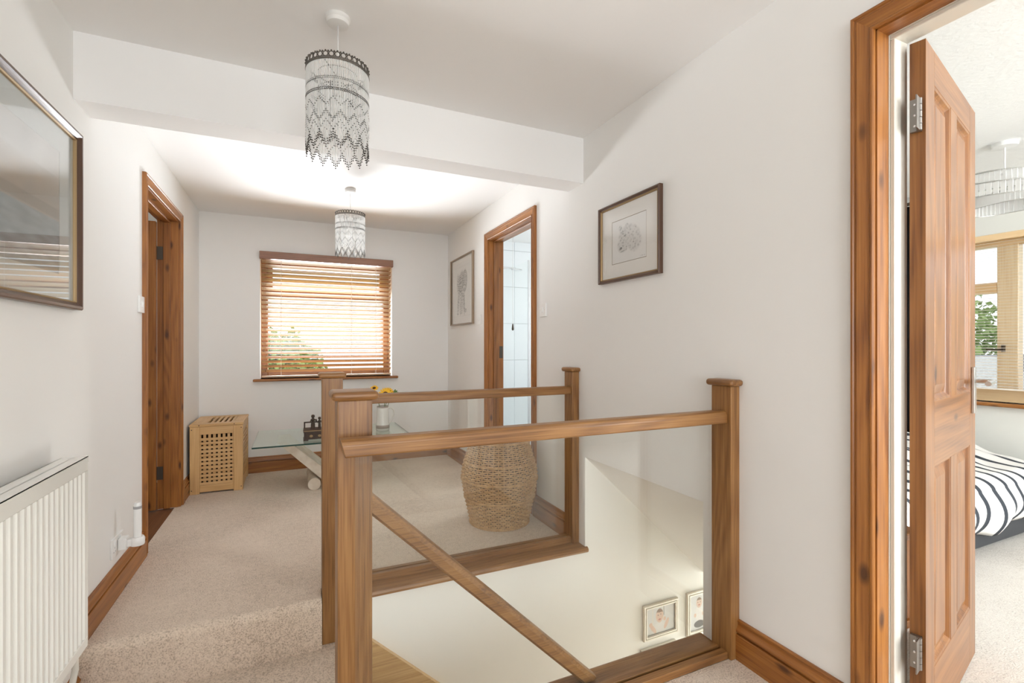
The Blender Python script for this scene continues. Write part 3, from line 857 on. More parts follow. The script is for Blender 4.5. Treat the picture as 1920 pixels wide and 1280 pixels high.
from mathutils import noise as mno
def ns2(x, y, s=1.0): return mno.noise(Vector((x * s, y * s, 3.3)))
def ell(u, v, cx, cy, rx, ry, ang=0, soft=.12):
    c, s = math.cos(ang), math.sin(ang)
    dx, dy = u - cx, v - cy
    a_, b_ = (dx * c + dy * s) / rx, (-dx * s + dy * c) / ry
    d = math.sqrt(a_ * a_ + b_ * b_)
    return max(0.0, min(1.0, (1 + soft - d) / (2 * soft)))
def elephant(u, v):
    paper = .86
    ink = 0
    body = [(.42, .62, .20, .17, 0, .9), (.30, .62, .11, .20, .2, .55), (.66, .66, .13, .19, -.15, .75), (.50, .72, .13, .13, 0, .7), (.45, .45, .16, .14, 0, .5),
            (.50, .48, .055, .22, 0, .8), (.50, .27, .04, .17, 0, .7), (.28, .30, .050, .22, -.12, .7), (.40, .24, .045, .17, 0, .55), (.62, .28, .050, .21, .10, .75), (.70, .14, .07, .035, 0, .7), (.45, .12, .09, .03, 0, .45), (.25, .10, .04, .02, 0, .7)]
    for cx, cy, rx, ry, a_, k in body:
        e_ = ell(u, v, cx, cy, rx, ry, a_, .18)
        ink = max(ink, e_ * k * (.62 + .5 * ns2(u, v, 26) + .25 * math.sin(v * 130 + 9 * ns2(u, v, 7))))
    rim = ell(u, v, .66, .66, .13, .19, -.15, .06) * (1 - ell(u, v, .66, .66, .115, .17, -.15, .06))
    ink = max(ink, rim * .9)
    ink = max(0, min(.85, ink))
    if abs(u - .06) < .006 or abs(u - .94) < .006 or abs(v - .05) < .004 or abs(v - .93) < .004: ink = max(ink, .14)
    g = paper * (1 - .95 * ink)
    return (g, g * .99, g * .955)
def leopard(u, v):
    paper = .86
    head = max(ell(u, v, .52, .58, .30, .24, -.25, .12), ell(u, v, .34, .40, .17, .17, .5, .14), ell(u, v, .66, .44, .20, .24, .1, .14), ell(u, v, .47, .78, .06, .09, .4, .2), ell(u, v, .26, .80, .05, .06, -.4, .2))
    spot = mno.voronoi(Vector((u * 15, v * 15, .5)))[0]
    d = spot[0]
    ink = head * (.16 + .62 * max(0, 1 - abs(d - .28) * 6) * (.6 + .7 * ns2(u, v, 9)))
    ink += .55 * max(ell(u, v, .40, .60, .035, .022, .3, .2), ell(u, v, .27, .33, .04, .03, .3, .25), ell(u, v, .33, .26, .07, .010, .2, .4))
    ink += .25 * head * max(0, ns2(u, v, 30))
    ink *= (.95 - .35 * u)
    if .80 < v * 0 + u < .96 and .05 < v < .07 and ns2(u, v, 60) > 0: ink = .35
    if min(u, v, 1 - u, 1 - v) < .012: return (.22, .16, .10)
    ink = max(0, min(.8, ink)); g = paper * (1 - 1.0 * ink)
    return (g, g * .99, g * .965)
def landscape(u, v):
    n_ = .5 + .5 * ns2(u, v, 5) + .25 * ns2(u, v, 14) + .12 * ns2(u, v, 40)
    sky = (.50, .50, .48)
    if v > .78: c = sky; k = 1 + .10 * ns2(u, v, 6)
    elif v > .42:
        t_ = min(1, (.80 - v) / .12) * (.6 + .4 * n_)
        c = tuple(a_ * (1 - t_) + b_ * t_ for a_, b_ in zip(sky, (.36, .31, .25))); k = .85 + .3 * n_
        if .44 < v < .52: k *= .80
    else:
        c = (.33, .37, .38); k = .85 + .25 * ns2(u * .3, v, 30) + .1 * n_
    return tuple(max(.05, min(.8, a_ * k)) for a_ in c)
def baby_one(u, v):
    c = (.80, .80, .79)
    if abs(u - .24) < .012 and v > .35 or abs(u - .60) < .016 and v > .4: c = (.86, .82, .74)
    if ell(u, v, .46, .12, .23, .30, 0, .06) > .5: c = (.86, .84, .82)
    if ell(u, v, .25, .22, .06, .20, .5, .1) > .5 or ell(u, v, .70, .30, .06, .19, -.35, .1) > .5 or ell(u, v, .17, .38, .055, .08, 0, .1) > .5 or ell(u, v, .64, .48, .05, .07, 0, .1) > .5: c = (.78, .56, .45)
    if ell(u, v, .47, .64, .125, .25, 0, .06) > .5: c = (.26, .16, .11) if v > .76 - .1 * abs(u - .40) else (.80, .58, .46)
    if ell(u, v, .42, .66, .016, .02) > .5 or ell(u, v, .51, .68, .016, .02) > .5: c = (.12, .07, .05)
    if ell(u, v, .47, .50, .045, .035) > .5: c = (.55, .22, .18)
    if u > .60 and u < .63 and v > .62: c = (.22, .20, .20)
    return c
def baby_two(u, v):
    c = (.80, .81, .82)
    if ell(u, v, .48, .45, .20, .20, 0, .06) > .5: c = (.87, .85, .84)
    if ell(u, v, .50, .16, .26, .10, 0, .08) > .5: c = (.10, .095, .10)
    for x, y in ((.30, .42), (.70, .42)):
        if ell(u, v, x, y, .06, .055) > .5: c = (.80, .60, .50)
    if ell(u, v, .50, .75, .14, .145, 0, .06) > .5: c = (.28, .19, .13) if v > .82 else (.80, .60, .49)
    if ell(u, v, .44, .76, .016, .012) > .5 or ell(u, v, .56, .76, .016, .012) > .5: c = (.1, .06, .05)
    if ell(u, v, .50, .685, .04, .018) > .5: c = (.5, .15, .12)
    return c
PF_BIG = [(0, .001), (0, .024), (.004, .029), (.012, .029), (.017, .024), (.022, .020), (.025, .016)]
PF_MED = [(0, .001), (0, .020), (.003, .024), (.008, .024), (.011, .019), (.015, .016)]
PF_SIL = [(0, .001), (0, .014), (.003, .018), (.010, .018), (.012, .014), (.014, .014), (.016, .019), (.022, .019), (.026, .012)]
picture('framed_picture', 'large brown framed misty landscape print under glass on the left wall', 'picture', 'L', 1.80, 1.586, .96, .648, PF_BIG, M['brown_frame'],
        mount=True, mmat=M['greymount'], fn=landscape, pw=.68, ph=.42, nx=120, innermat=M['gold'])
picture('framed_picture', 'brown framed pencil drawing of a spotted cat head beside the bathroom doorway', 'picture', 'R', 1.870, 1.646, .462, .392, PF_MED, M['brown_frame'],
        mount=True, mmat=M['mount'], fn=leopard, pw=.262, ph=.215, nx=140, innermat=M['gold'])
picture('framed_picture', 'tall framed pencil drawing of a walking elephant near the far corner', 'picture', 'R', 4.375, 1.660, .655, .655, PF_MED, M['grey_frame'],
        mount=True, mmat=M['mount'], fn=elephant, pw=.50, ph=.54, nx=130)
picture('photo_frame', 'silver framed photo of a laughing baby holding on, above the stair rail foot', 'picture', 'F', 2.003, -.505, .262, .208, PF_SIL, M['silver_frame'],
        mount=False, fn=baby_one, pw=.225, ph=.168, nx=100, group='photo frames in the stairwell')
picture('photo_frame', 'silver framed photo of a sitting baby, partly cut off by the near half newel', 'picture', 'F', 2.312, -.530, .208, .268, PF_SIL, M['silver_frame'],
        mount=False, fn=baby_two, pw=.165, ph=.225, nx=80, group='photo frames in the stairwell')
picture('photo_frame', 'lowest silver photo frame, only its top edge showing above the oak board', 'picture', 'F', 1.985, -.757, .262, .208, PF_SIL, M['silver_frame'],
        mount=False, fn=lambda u, v: (.80, .80, .79), pw=.225, ph=.168, nx=10, group='photo frames in the stairwell')

# ------------------------------------------------------------------ switches, sockets, plug-in
def switch(label, side, u, z, mat=None, s=.086):
    loc, rz = wall_loc(side, u, z)
    t = thing('light_switch', label, 'light switch', loc, rz, 'light switches in the hall')
    obj('switch_plate', B((-s / 2, s / 2, -.011, 0, -s / 2, s / 2)), mat or M['white_plastic'], t, bev=(.002, 2))
    bm = B((-.010, .010, -.016, -.010, -.016, .016)); obj('rocker', bm, M['white_plastic'], t, bev=(.001, 1))
    for x in (-.030, .030):
        bm = bmesh.new(); ball(bm, (x, -.011, 0), .0028, 8, (1, .4, 1)); obj('screw', bm, M['steel'], t)
switch('white light switch on the left wall before the left doorway', 'L', 3.118, 1.350)
switch('pale light switch on the right wall between the bathroom doorway and the spotted cat drawing', 'R', 2.738, 1.363)
switch('faint white light switch between the elephant picture and the bathroom doorway', 'R', 3.905, 1.36)

t = thing('wall_socket', 'white double socket low on the left wall beside the radiator', 'socket', (XL, 2.738, .226), R90)
obj('socket_plate', B((-.073, .073, -.009, 0, -.043, .043)), M['white_plastic'], t, bev=(.002, 2))
bm = B((-.052, -.040, -.0125, -.008, .012, .030)); obj('rocker', bm, M['white_plastic'], t)
bm = B((.028, .040, -.0125, -.008, .012, .030)); obj('rocker', bm, M['white_plastic'], t)
bm = B((-.0475, -.0435, -.0096, -.008, -.002, .006), (-.060, -.053, -.0096, -.008, -.018, -.014), (-.038, -.031, -.0096, -.008, -.018, -.014)); obj('pin_holes', bm, M['grey_plastic'], t)

t = thing('plug_in_charger', 'pale grey plug-in charger holding an upright white stick in the socket', 'charger', (XL + .010, 2.752, .226), R90)
bm = B((-.028, .028, -.032, 0, -.028, .026)); obj('plug_body', bm, M['white_plastic'], t, bev=(.006, 2))
bm = B((-.020, .022, -.075, -.030, -.018, .016)); obj('cradle_arm', bm, M['white_plastic'], t, bev=(.006, 2))
bm = bmesh.new(); lathe(bm, [(0, -.018), (.026, -.018), (.028, -.012), (.028, .012), (.024, .020), (.017, .020)], (.0, -.068), 24); obj('cradle_cup', bm, M['white_plastic'], t, smooth='auto')
bm = bmesh.new(); lathe(bm, [(0, .0), (.015, .002), (.016, .07), (.015, .168), (.012, .178), (0, .180)], (0, -.068), 20)
w = obj('charging_stick', bm, M['white_plastic'], t, smooth='auto')
bm = bmesh.new(); lathe(bm, [(.0163, .150), (.0166, .151), (.0166, .161), (.0160, .162)], (0, -.068), 20); obj('grey_collar', bm, M['grey_plastic'], w)

# ------------------------------------------------------------------ radiator
ra = thing('radiator', 'white ribbed panel radiator on the left wall under the large picture', 'radiator', (XL, 1.55, .10))
X0, X1 = XL + .088, XL + .100
y0, y1, z0, z1 = 1.02, 2.085, .112, .742
bm = bmesh.new()
pts = []
pit = .0333; nfl = int((y1 - y0 - .02) / pit); ys = y0 + (y1 - y0 - nfl * pit) / 2
pts.append((X1, y0))
for k in range(nfl):
    a_ = ys + k * pit
    pts += [(X1, a_ + .003), (X1 - .006, a_ + .009), (X1 - .006, a_ + .019), (X1, a_ + .025)]
pts.append((X1, y1)); pts += [(X0 - .002, y1), (X0 - .002, y0)]
prism(bm, pts, 'z', z0 + .035, z1 - .035)
part('front_panel', bm, M['white_enamel'], ra)
part('panel_edge', B((X0 - .002, X1 + .001, y0, y1, z1 - .035, z1)), M['white_enamel'], ra, bev=(.003, 2))
part('panel_edge', B((X0 - .002, X1 + .001, y0, y1, z0, z0 + .035)), M['white_enamel'], ra, bev=(.003, 2))
part('rear_panel', B((XL + .040, XL + .048, y0 + .01, y1 - .01, z0 + .01, z1 - .01)), M['white_enamel'], ra, bev=(.002, 1))
bm = B((XL + .030, X1 + .002, y0, y1, z1 + .012, z1 + .014), (X1 - .001, X1 + .002, y0, y1, z1 - .006, z1 + .014), (XL + .030, XL + .032, y0, y1, z1 - .006, z1 + .014), (XL + .064, XL + .066, y0, y1, z1 + .001, z1 + .014))
for k in range(36):
    y = y0 + .015 + k * (y1 - y0 - .03) / 35; box(bm, XL + .032, X1 - .001, y, y + .022, z1 + .009, z1 + .013)
part('top_grille', bm, M['white_enamel'], ra)
part('side_cover', B((XL + .030, X1, y1, y1 + .002, z0 + .01, z1 + .014)), M['white_enamel'], ra)
part('side_cover', B((XL + .030, X1, y0 - .002, y0, z0 + .01, z1 + .014)), M['white_enamel'], ra)
for y in (1.25, 1.85):
    part('wall_bracket', B((XL, XL + .041, y, y + .03, .3, .62)), M['white_enamel'], ra)
bm = bmesh.new()
tube(bm, [(XL + .066, y1 - .03, z0 + .01), (XL + .070, y1 - .012, z0 - .02), (XL + .070, y1 - .008, z0 - .07), (XL + .060, y1 - .02, z0 - .14), (XL + .04, y1 - .05, z0 - .21), (XL + .035, y1 - .07, -.20)], .0095, 12)
part('pipe', bm, M['cream_gloss'], ra, smooth=True)
bm = bmesh.new(); lathe(bm, [(0, z0 - .03), (.012, z0 - .028), (.014, z0 - .01), (.012, z0 + .012), (0, z0 + .014)], (XL + .066, y1 - .03), 16)
part('valve', bm, M['white_plastic'], ra, smooth='auto')

# ------------------------------------------------------------------ slatted hamper
hx0, hx1, hy0, hy1, hz = -.716, -.362, 4.322, 4.815, .532
ha = thing('laundry_hamper', 'light wooden laundry box with slatted lattice sides in the far left corner', 'hamper', ((hx0 + hx1) / 2, (hy0 + hy1) / 2, 0))
pw = .065
pst = None
for x in (hx0, hx1 - pw):
    for y in (hy0, hy1 - .022):
        part('post', B((x, x + pw, y, y + .022, 0, hz - .018)), M['acaciaz'], ha, bev=(.002, 1))
for y in (hy0 + .022, hy1 - .022 - .05):
    part('side_post', B((hx1 - .020, hx1 - .001, y, y + .05, .0, hz - .018)), M['acaciaz'], ha, bev=(.002, 1))
gx0, gx1 = hx0 + pw, hx1 - pw
for z_a, z_b in ((.012, .065), (hz - .018 - .062, hz - .018)):
    part('rail', B((gx0, gx1, hy0 + .002, hy0 + .020, z_a, z_b)), M['acaciax'], ha, bev=(.0015, 1))
    part('side_rail', B((hx1 - .018, hx1 - .003, hy0 + .072, hy1 - .072, z_a, z_b)), M['acaciay'], ha, bev=(.0015, 1))
nv = 8; pv = (gx1 - gx0) / 6.95
v0 = None
for k in range(8):
    x = gx0 - .010 + k * (gx1 - gx0 + .0) / 7 * 1.0
    if v0 is None: v0 = part('upright_slat', B((x, x + .0185, hy0 + .0115, hy0 + .0175, .062, hz - .078)), M['acaciaz'], ha); xv = x
    else: inst(v0, ha, (x - xv, 0, 0))
h0 = None
for k in range(12):
    z = .062 + .004 + k * .0308
    if h0 is None: h0 = part('cross_slat', B((gx0 - .001, gx1 + .001, hy0 + .0055, hy0 + .0115, z, z + .0190)), M['acaciax'], ha); zv = z
    else: inst(h0, ha, (0, 0, z - zv))
v0 = None
for k in range(10):
    y = hy0 + .072 + .012 + k * .0345
    if v0 is None: v0 = part('upright_slat', B((hx1 - .015, hx1 - .0095, y, y + .0185, .062, hz - .078)), M['acaciaz'], ha); yv = y
    else: inst(v0, ha, (0, y - yv, 0))
h0 = None
for k in range(12):
    z = .066 + k * .0308
    if h0 is None: h0 = part('cross_slat', B((hx1 - .0095, hx1 - .004, hy0 + .071, hy1 - .071, z, z + .0190)), M['acaciay'], ha); zv = z
    else: inst(h0, ha, (0, 0, z - zv))
lz0, lz1 = hz - .017, hz
for b_, mm in (((hx0 - .003, hx1 + .004, hy0 - .004, hy0 + .085, lz0, lz1), 'acaciax'), ((hx0 - .003, hx1 + .004, hy1 - .085, hy1, lz0, lz1), 'acaciax'),
               ((hx0 - .003, hx0 + .105, hy0 + .085, hy1 - .085, lz0, lz1), 'acaciay'), ((hx1 - .070, hx1 + .004, hy0 + .085, hy1 - .085, lz0, lz1), 'acaciay')):
    part('lid_board', B(b_), M[mm], ha, bev=(.002, 1))
l0 = None
for k in range(5):
    x = hx0 + .105 + .020 + k * .0355 * .98
    if x + .018 > hx1 - .07: break
    if l0 is None: l0 = part('lid_slat', B((x, x + .0185, hy0 + .084, hy1 - .084, lz0 + .003, lz1 - .001)), M['acaciay'], ha); xv = x
    else: inst(l0, ha, (x - xv, 0, 0))
bm = bmesh.new()
box(bm, hx0 + .006, hx1 - .024, hy0 + .028, hy1 - .03, .02, .10)
part('dark_liner', B((hx0 + .004, hx0 + .008, hy0 + .024, hy1 - .024, .02, hz - .03), (hx0 + .008, hx1 - .03, hy1 - .028, hy1 - .024, .02, hz - .03), (hx0 + .008, hx1 - .03, hy0 + .03, hy1 - .028, .012, .02)), M['wicker_in'], ha)
bm.free()
bm = bmesh.new()
for x, z in ((hx0 + .012, hz - .04), (hx1 - .012, hz - .04), (hx0 + .012, .03), (hx1 - .012, .03)):
    ball(bm, (x, hy0, z), .004, 8, (1, .4, 1))
for x in (hx0 + .06, hx1 - .06): ball(bm, (x, hy0 - .004, hz - .008), .004, 8, (1, .4, 1))
part('screws', bm, M['bronze'], ha)

# ------------------------------------------------------------------ glass coffee table
ct = thing('coffee_table', 'low glass-topped coffee table on splayed travertine slabs below the window', 'coffee table', (.36, 4.30, 0))
tx0, tx1, ty0, ty1 = -.272, .885, 3.905, 4.66
part('glass_top', B((tx0, tx1, ty0, ty1, .391, .401)), M['tableglass'], ct)
part('top_edge', B((tx0 - .0008, tx1, ty0 - .001, ty0 + .0004, .3905, .4015), (tx0 - .001, tx0 + .0004, ty0, ty1, .3905, .4015), (tx1, tx1 + .001, ty0, ty1, .3905, .4015)), M['glassedge'], ct)
for s in (-1, 1):
    bm = bmesh.new()
    xa, xb = .325 + s * .44, .325 + s * .012
    prism(bm, [(xa, .389), (xa - s * .085, .389), (xb - s * .0, .075), (xb, .0), (xb + s * .035, .0)], 'y', 4.10, 4.46)
    part('leg_slab', bm, M['stone'], ct, bev=(.002, 1))
for s in (-1, 1):
    bm = bmesh.new()
    xc = .325 + s * .175
    A_ = [(xc + .047 * math.cos(2 * PI * k / 28), .047 + .047 * math.sin(2 * PI * k / 28)) for k in range(28)]
    prism(bm, A_, 'y', 4.07, 4.49)
    part('foot_roller', bm, M['stone'], ct, smooth='auto')

# ornament on the table
TZ = .4017
orn = thing('carved_ornament', 'dark carved wooden box with small figures standing on the glass table', 'ornament', (.17, 4.07, TZ))
part('carved_box', B((.075, .265, 4.015, 4.135, TZ + .008, TZ + .062)), M['ebony'], orn, bev=(.002, 1))
part('box_foot', B((.070, .105, 4.010, 4.140, TZ, TZ + .010)), M['ebony'], orn)
part('box_foot', B((.235, .270, 4.010, 4.140, TZ, TZ + .010)), M['ebony'], orn)
part('cornice', B((.070, .270, 4.010, 4.140, TZ + .062, TZ + .070), (.072, .268, 4.012, 4.138, TZ + .078, TZ + .083)), M['ebony'], orn)
bm = bmesh.new()
for k in range(9): box(bm, .078 + k * .021, .086 + k * .021, 4.0135, 4.016, TZ + .070, TZ + .078)
box(bm, .074, .266, 4.016, 4.134, TZ + .070, TZ + .078)
for x in (.125, .185): ball(bm, (x, 4.015, TZ + .034), .010, 8, (1.3, .3, 1))
part('inlay', bm, M['tan'], orn)
part('back_screen', B((.075, .085, 4.128, 4.136, TZ + .083, TZ + .128), (.255, .265, 4.128, 4.136, TZ + .083, TZ + .128), (.075, .265, 4.128, 4.136, TZ + .120, TZ + .130)), M['ebony'], orn)
def figurine(x, y, h, s):
    bm = bmesh.new(); z = TZ + .083
    lathe(bm, [(0, z), (.013 * s, z), (.012 * s, z + h * .30), (.009 * s, z + h * .52), (.0125 * s, z + h * .66), (.006 * s, z + h * .76), (0, z + h * .77)], (x, y), 12)
    ball(bm, (x, y, z + h * .88), h * .13, 10)
    tube(bm, [(x + .010 * s, y, z + h * .66), (x + .022 * s, y - .006, z + h * .52), (x + .018 * s, y - .014, z + h * .68)], .0035 * s, 6)
    tube(bm, [(x - .010 * s, y, z + h * .66), (x - .016 * s, y - .008, z + h * .48), (x - .004 * s, y - .014, z + h * .44)], .0035 * s, 6)
    lathe(bm, [(h * .13, z + h * .93), (h * .10, z + h * 1.0), (0, z + h * 1.03)], (x, y), 10)
    part('figurine', bm, M['bronze'], orn, smooth='auto')
figurine(.140, 4.085, .105, 1.25)
figurine(.188, 4.09, .085, .8)

# jug with flowers
jx, jy = .705, 4.255
jg = thing('flower_jug', 'tall ribbed white jug with a taupe band and looped handle on the glass table', 'jug', (jx, jy, TZ))
bm = bmesh.new(); nseg = 72
prof = [(0, .0), (.052, .0), (.056, .004), (.057, .030), (.0555, .045), (.0545, .05), (.051, .12), (.0485, .185), (.0475, .200), (.0450, .200), (.046, .12), (.050, .02), (0, .018)]
lathe(bm, [(r, TZ + z) for r, z in prof], (jx, jy), nseg)
for v in bm.verts:
    dz = v.co.z - TZ
    if .055 < dz < .19:
        a_ = math.atan2(v.co.y - jy, v.co.x - jx); k = 1 + .018 * math.cos(a_ * 24)
        v.co.x = jx + (v.co.x - jx) * k; v.co.y = jy + (v.co.y - jy) * k
part('jug_body', bm, M['jug'], jg, smooth=True)
bm = bmesh.new(); lathe(bm, [(.0565, TZ + .020), (.0582, TZ + .021), (.0575, TZ + .048), (.0560, TZ + .049)], (jx, jy), 48); part('glazed_band', bm, M['jugband'], jg, smooth=True)
bm = bmesh.new(); tube(bm, [(jx + .047, jy, TZ + .185), (jx + .075, jy, TZ + .188), (jx + .095, jy, TZ + .165), (jx + .098, jy, TZ + .13), (jx + .082, jy, TZ + .09), (jx + .062, jy, TZ + .06), (jx + .052, jy, TZ + .05)], .0055, 10)
part('jug_handle', bm, M['jug'], jg, smooth=True)
bm = bmesh.new(); lathe(bm, [(.0475, TZ + .197), (.050, TZ + .199), (.050, TZ + .207), (.047, TZ + .209)], (jx, jy), 40); part('grey_rim', bm, M['jugband'], jg, smooth=True)

def flower(label, x, y, z, r, tx, ty, rot=0):
    t = thing('sunflower', label, 'flower', (x, y, z), rot, 'yellow flowers in the jug')
    t.rotation_euler = (tx, ty, rot)
    bm = bmesh.new(); ball(bm, (0, 0, .004), r * .38, 14, (1, 1, .45)); obj('flower_centre', bm, M['flower_brown'], t, smooth=True)
    bm = bmesh.new()
    for lay, (n_, rr, zz) in enumerate(((16, 1.0, 0), (14, .82, .004))):
        for k in range(n_):
            a_ = 2 * PI * (k + .5 * lay) / n_ + random.uniform(-.06, .06); lift = random.uniform(-.1, .25)
            c, s = math.cos(a_), math.sin(a_)
            prof_ = [(.30, .05, 0), (.55, .13, .04), (.80, .11, .05 + lift * .3), (1.0, .01, .02 + lift * .5)]
            L_, R2 = [], []
            for d, w_, h_ in prof_:
                d *= r * rr; w_ *= r; h_ *= r
                L_.append(bm.verts.new((c * d - s * w_, s * d + c * w_, zz + h_))); R2.append(bm.verts.new((c * d + s * w_, s * d - c * w_, zz + h_)))
            for i in range(3): bm.faces.new((L_[i], R2[i], R2[i + 1], L_[i + 1]))
    obj('petals', bm, M['yellow'], t)
    return t
f1 = flower('small yellow sunflower leaning left above the jug', .640, 4.30, .762, .040, math.radians(35), math.radians(-15))
f2 = flower('large yellow sunflower in the middle of the jug', .722, 4.22, .715, .062, math.radians(62), 0)
f3 = flower('second large yellow sunflower behind on the right of the jug', .765, 4.27, .728, .050, math.radians(50), math.radians(25))
for f_, pts in ((f1, [(.640, 4.30, .760), (.665, 4.28, .68), (.690, 4.26, .56), (.70, 4.26, .45)]), (f2, [(.722, 4.225, .712), (.722, 4.24, .66), (.712, 4.25, .56), (.70, 4.255, .46)]), (f3, [(.765, 4.27, .725), (.745, 4.265, .66), (.715, 4.26, .56), (.71, 4.255, .46)])):
    bm = bmesh.new(); tube(bm, pts, .003, 6)
    bmesh.ops.transform(bm, matrix=(Matrix.Translation(f_.location) @ f_.rotation_euler.to_matrix().to_4x4()).inverted(), verts=bm.verts)
    obj('flower_stem', bm, M['leafgreen'], f_, smooth=True)
t = thing('leaf_spray', 'small green leaf spray at the right side of the jug flowers', 'leaves', (.80, 4.26, .712))
for k in range(5):
    a_ = -.6 + k * .45
    bm = bmesh.new(); ball(bm, (.022 * math.cos(a_), 0, .022 * math.sin(a_)), .022, 8, (1, .5, .35), Matrix.Rotation(-a_, 3, 'Y')); obj('leaf', bm, M['leafgreen'], t, smooth=True)
bm = bmesh.new(); tube(bm, [(0, 0, 0), (-.04, -.005, -.06), (-.085, -.005, -.24)], .0025, 6); obj('leaf_stalk', bm, M['leafgreen'], t)

# ------------------------------------------------------------------ wicker basket
bx, by = 1.216, 2.868
bk = thing('wicker_basket', 'barrel-shaped wicker basket standing behind the far balustrade glass', 'basket', (bx, by, 0))
BP = [(0, .185), (.04, .192), (.10, .205), (.20, .226), (.27, .238), (.31, .241), (.36, .234), (.43, .212), (.50, .192), (.535, .187)]
def brad(z):
    for (za, ra_), (zb_, rb_) in zip(BP, BP[1:]):
        if z <= zb_: return ra_ + (rb_ - ra_) * (z - za) / (zb_ - za)
    return BP[-1][1]
bm = bmesh.new(); nst = 44; seg = nst * 4; rows = 43
for r_ in range(rows):
    z = .016 + r_ * (.520 - .016) / (rows - 1)
    pts = []
    for k in range(seg):
        a_ = 2 * PI * k / seg
        wv = .0055 * math.cos(a_ * nst / 2 * 1.0 + (PI if r_ % 2 else 0))
        rr = brad(z) + wv
        pts.append((bx + rr * math.cos(a_), by + rr * math.sin(a_), z + .0008 * math.sin(a_ * 7 + r_)))
    tube(bm, pts, .0050, 5, closed=True)
part('weave', bm, M['wicker'], bk, kind='stuff', smooth=True)
for k in range(nst):
    if k == 0:
        bm = bmesh.new(); a_ = 0
        tube(bm, [(bx + (brad(z)) , by, z) for z in (.008, .06, .13, .20, .27, .31, .36, .43, .50, .530)], .0036, 5)
        s0 = obj('stake', bm, M['wicker'], bk, off=bk.location)
    else:
        c = inst(s0, bk); c.rotation_euler = (0, 0, 2 * PI * k / nst)
for z, dr in ((.006, .004), (.170, .005), (.285, .006), (.392, .005), (.528, .004)):
    bm = bmesh.new()
    for q in (0, 1):
        pts = []
        for k in range(180):
            a_ = 2 * PI * k / 180; b_ = a_ * 40 + q * PI
            rr = brad(z) + dr + .0032 * math.cos(b_)
            pts.append((bx + rr * math.cos(a_), by + rr * math.sin(a_), z + .0036 * math.sin(b_)))
        tube(bm, pts, .0042, 5, closed=True)
    part('twisted_band', bm, M['wicker'], bk, smooth=True)
bm = bmesh.new(); lathe(bm, [(0, .006)] + [(max(.01, r - .0145), z) for z, r in BP] + [(.15, .534), (0, .532)], (bx, by), 40); part('gap_shade_shell', bm, M['wicker_in'], bk)  # dark shell puts the shade of the weave gaps into colour
bm = bmesh.new()
for k in range(16):
    rr = .012 + k * .0115
    pts = [(bx + rr * math.cos(2 * PI * j / 48), by + rr * math.sin(2 * PI * j / 48), .546 + .010 * math.cos(rr / .19 * PI / 2) + .003 * math.cos(j * PI / 2 + k * PI)) for j in range(48)]
    tube(bm, pts, .0060, 5, closed=True)
part('lid', bm, M['wicker'], bk, smooth=True)

# ------------------------------------------------------------------ bedroom
BX = 4.37; BYN = -2.0; BYF = 2.75
struct('floor_bedroom', B((XR + TW, BX + .1, BYN - .1, 1.375, -.25, 0), (XS + .03, BX + .1, 1.375, 2.30, -.25, 0), (XR + TW, BX + .1, 2.30, BYF, -.25, 0)), M['bedcarpet'])
struct('ceiling_bedroom', B((XR + .05, BX + .2, BYN - .1, BYF + .1, ZC, ZC + .1)), M['artex'])
bwY0, bwY1, bwZ0, bwZ1 = -.35, 1.93, .745, 1.885
struct('wall_bedroom_far', wall_cells(bmesh.new(), 'x', BX, BX + .25, BYN - .1, BYF + .1, -.25, ZC + .05, [(bwY0, bwY1, bwZ0, bwZ1)]), M['bedwall'])
struct('wall_bedroom_left', B((XR + TW, BX, BYF, BYF + .08, -.25, ZC)), M['bedwall'])
struct('wall_bedroom_right', wall_cells(bmesh.new(), 'y', BYN - .1, BYN, XR + .1, BX, -.25, ZC, [(2.1, 3.9, .8, 2.1)]), M['bedwall'])  # unseen opening added for the bedroom fill lamp
struct('trim_4', B((BX - .02, BX, BYN, BYF, 0, .10)), M['cream_gloss'])
struct('trim_5', (lambda bm: (prism(bm, [(BX, ZC), (BX - .05, ZC), (BX - .045, ZC - .012), (BX - .02, ZC - .022), (BX - .010, ZC - .045), (BX, ZC - .05)], 'y', BYN, BYF), bm)[1])(bmesh.new()), M['artex'])
W2 = struct_root('window_2', (BX, (bwY0 + bwY1) / 2, bwZ0)); o2 = W2.location
xw = BX + .09
M['pinelight'] = wood('pale_pine_window', (.88, .72, .50), (.84, .66, .42), (.76, .56, .33), 'z', .4)
M['pinelighty'] = wood('pale_pine_window_rail', (.86, .64, .38), (.82, .58, .32), (.72, .48, .24), 'y', .4)
zt_, zb_2 = bwZ1 - .06, bwZ0 + .085
for b_, mm in (((xw, xw + .07, bwY1 - .06, bwY1, zb_2, zt_), 'pinelight'), ((xw, xw + .07, bwY0, bwY0 + .06, zb_2, zt_), 'pinelight'),
           ((xw, xw + .07, bwY0, bwY1, zt_, bwZ1), 'pinelighty'), ((xw, xw + .07, bwY0, bwY1, bwZ0, zb_2), 'pinelighty'),
           ((xw, xw + .07, 1.535, 1.645, zb_2, zt_), 'pinelight'), ((xw, xw + .07, .55, .66, zb_2, zt_), 'pinelight'),
           ((xw + .004, xw + .065, 1.645, bwY1 - .06, 1.50, 1.575), 'pinelighty')):
    obj('window_frame', B(b_), M[mm], W2, off=o2, bev=(.004, 1))
for b_ in ((xw + .03, xw + .034, 1.645, bwY1 - .06, bwZ0 + .085, 1.50), (xw + .03, xw + .034, 1.645, bwY1 - .06, 1.575, bwZ1 - .06), (xw + .03, xw + .034, .66, 1.535, bwZ0 + .085, bwZ1 - .06), (xw + .03, xw + .034, bwY0 + .06, .55, bwZ0 + .085, bwZ1 - .06)):
    obj('pane', B(b_), M['pane'], W2, off=o2)
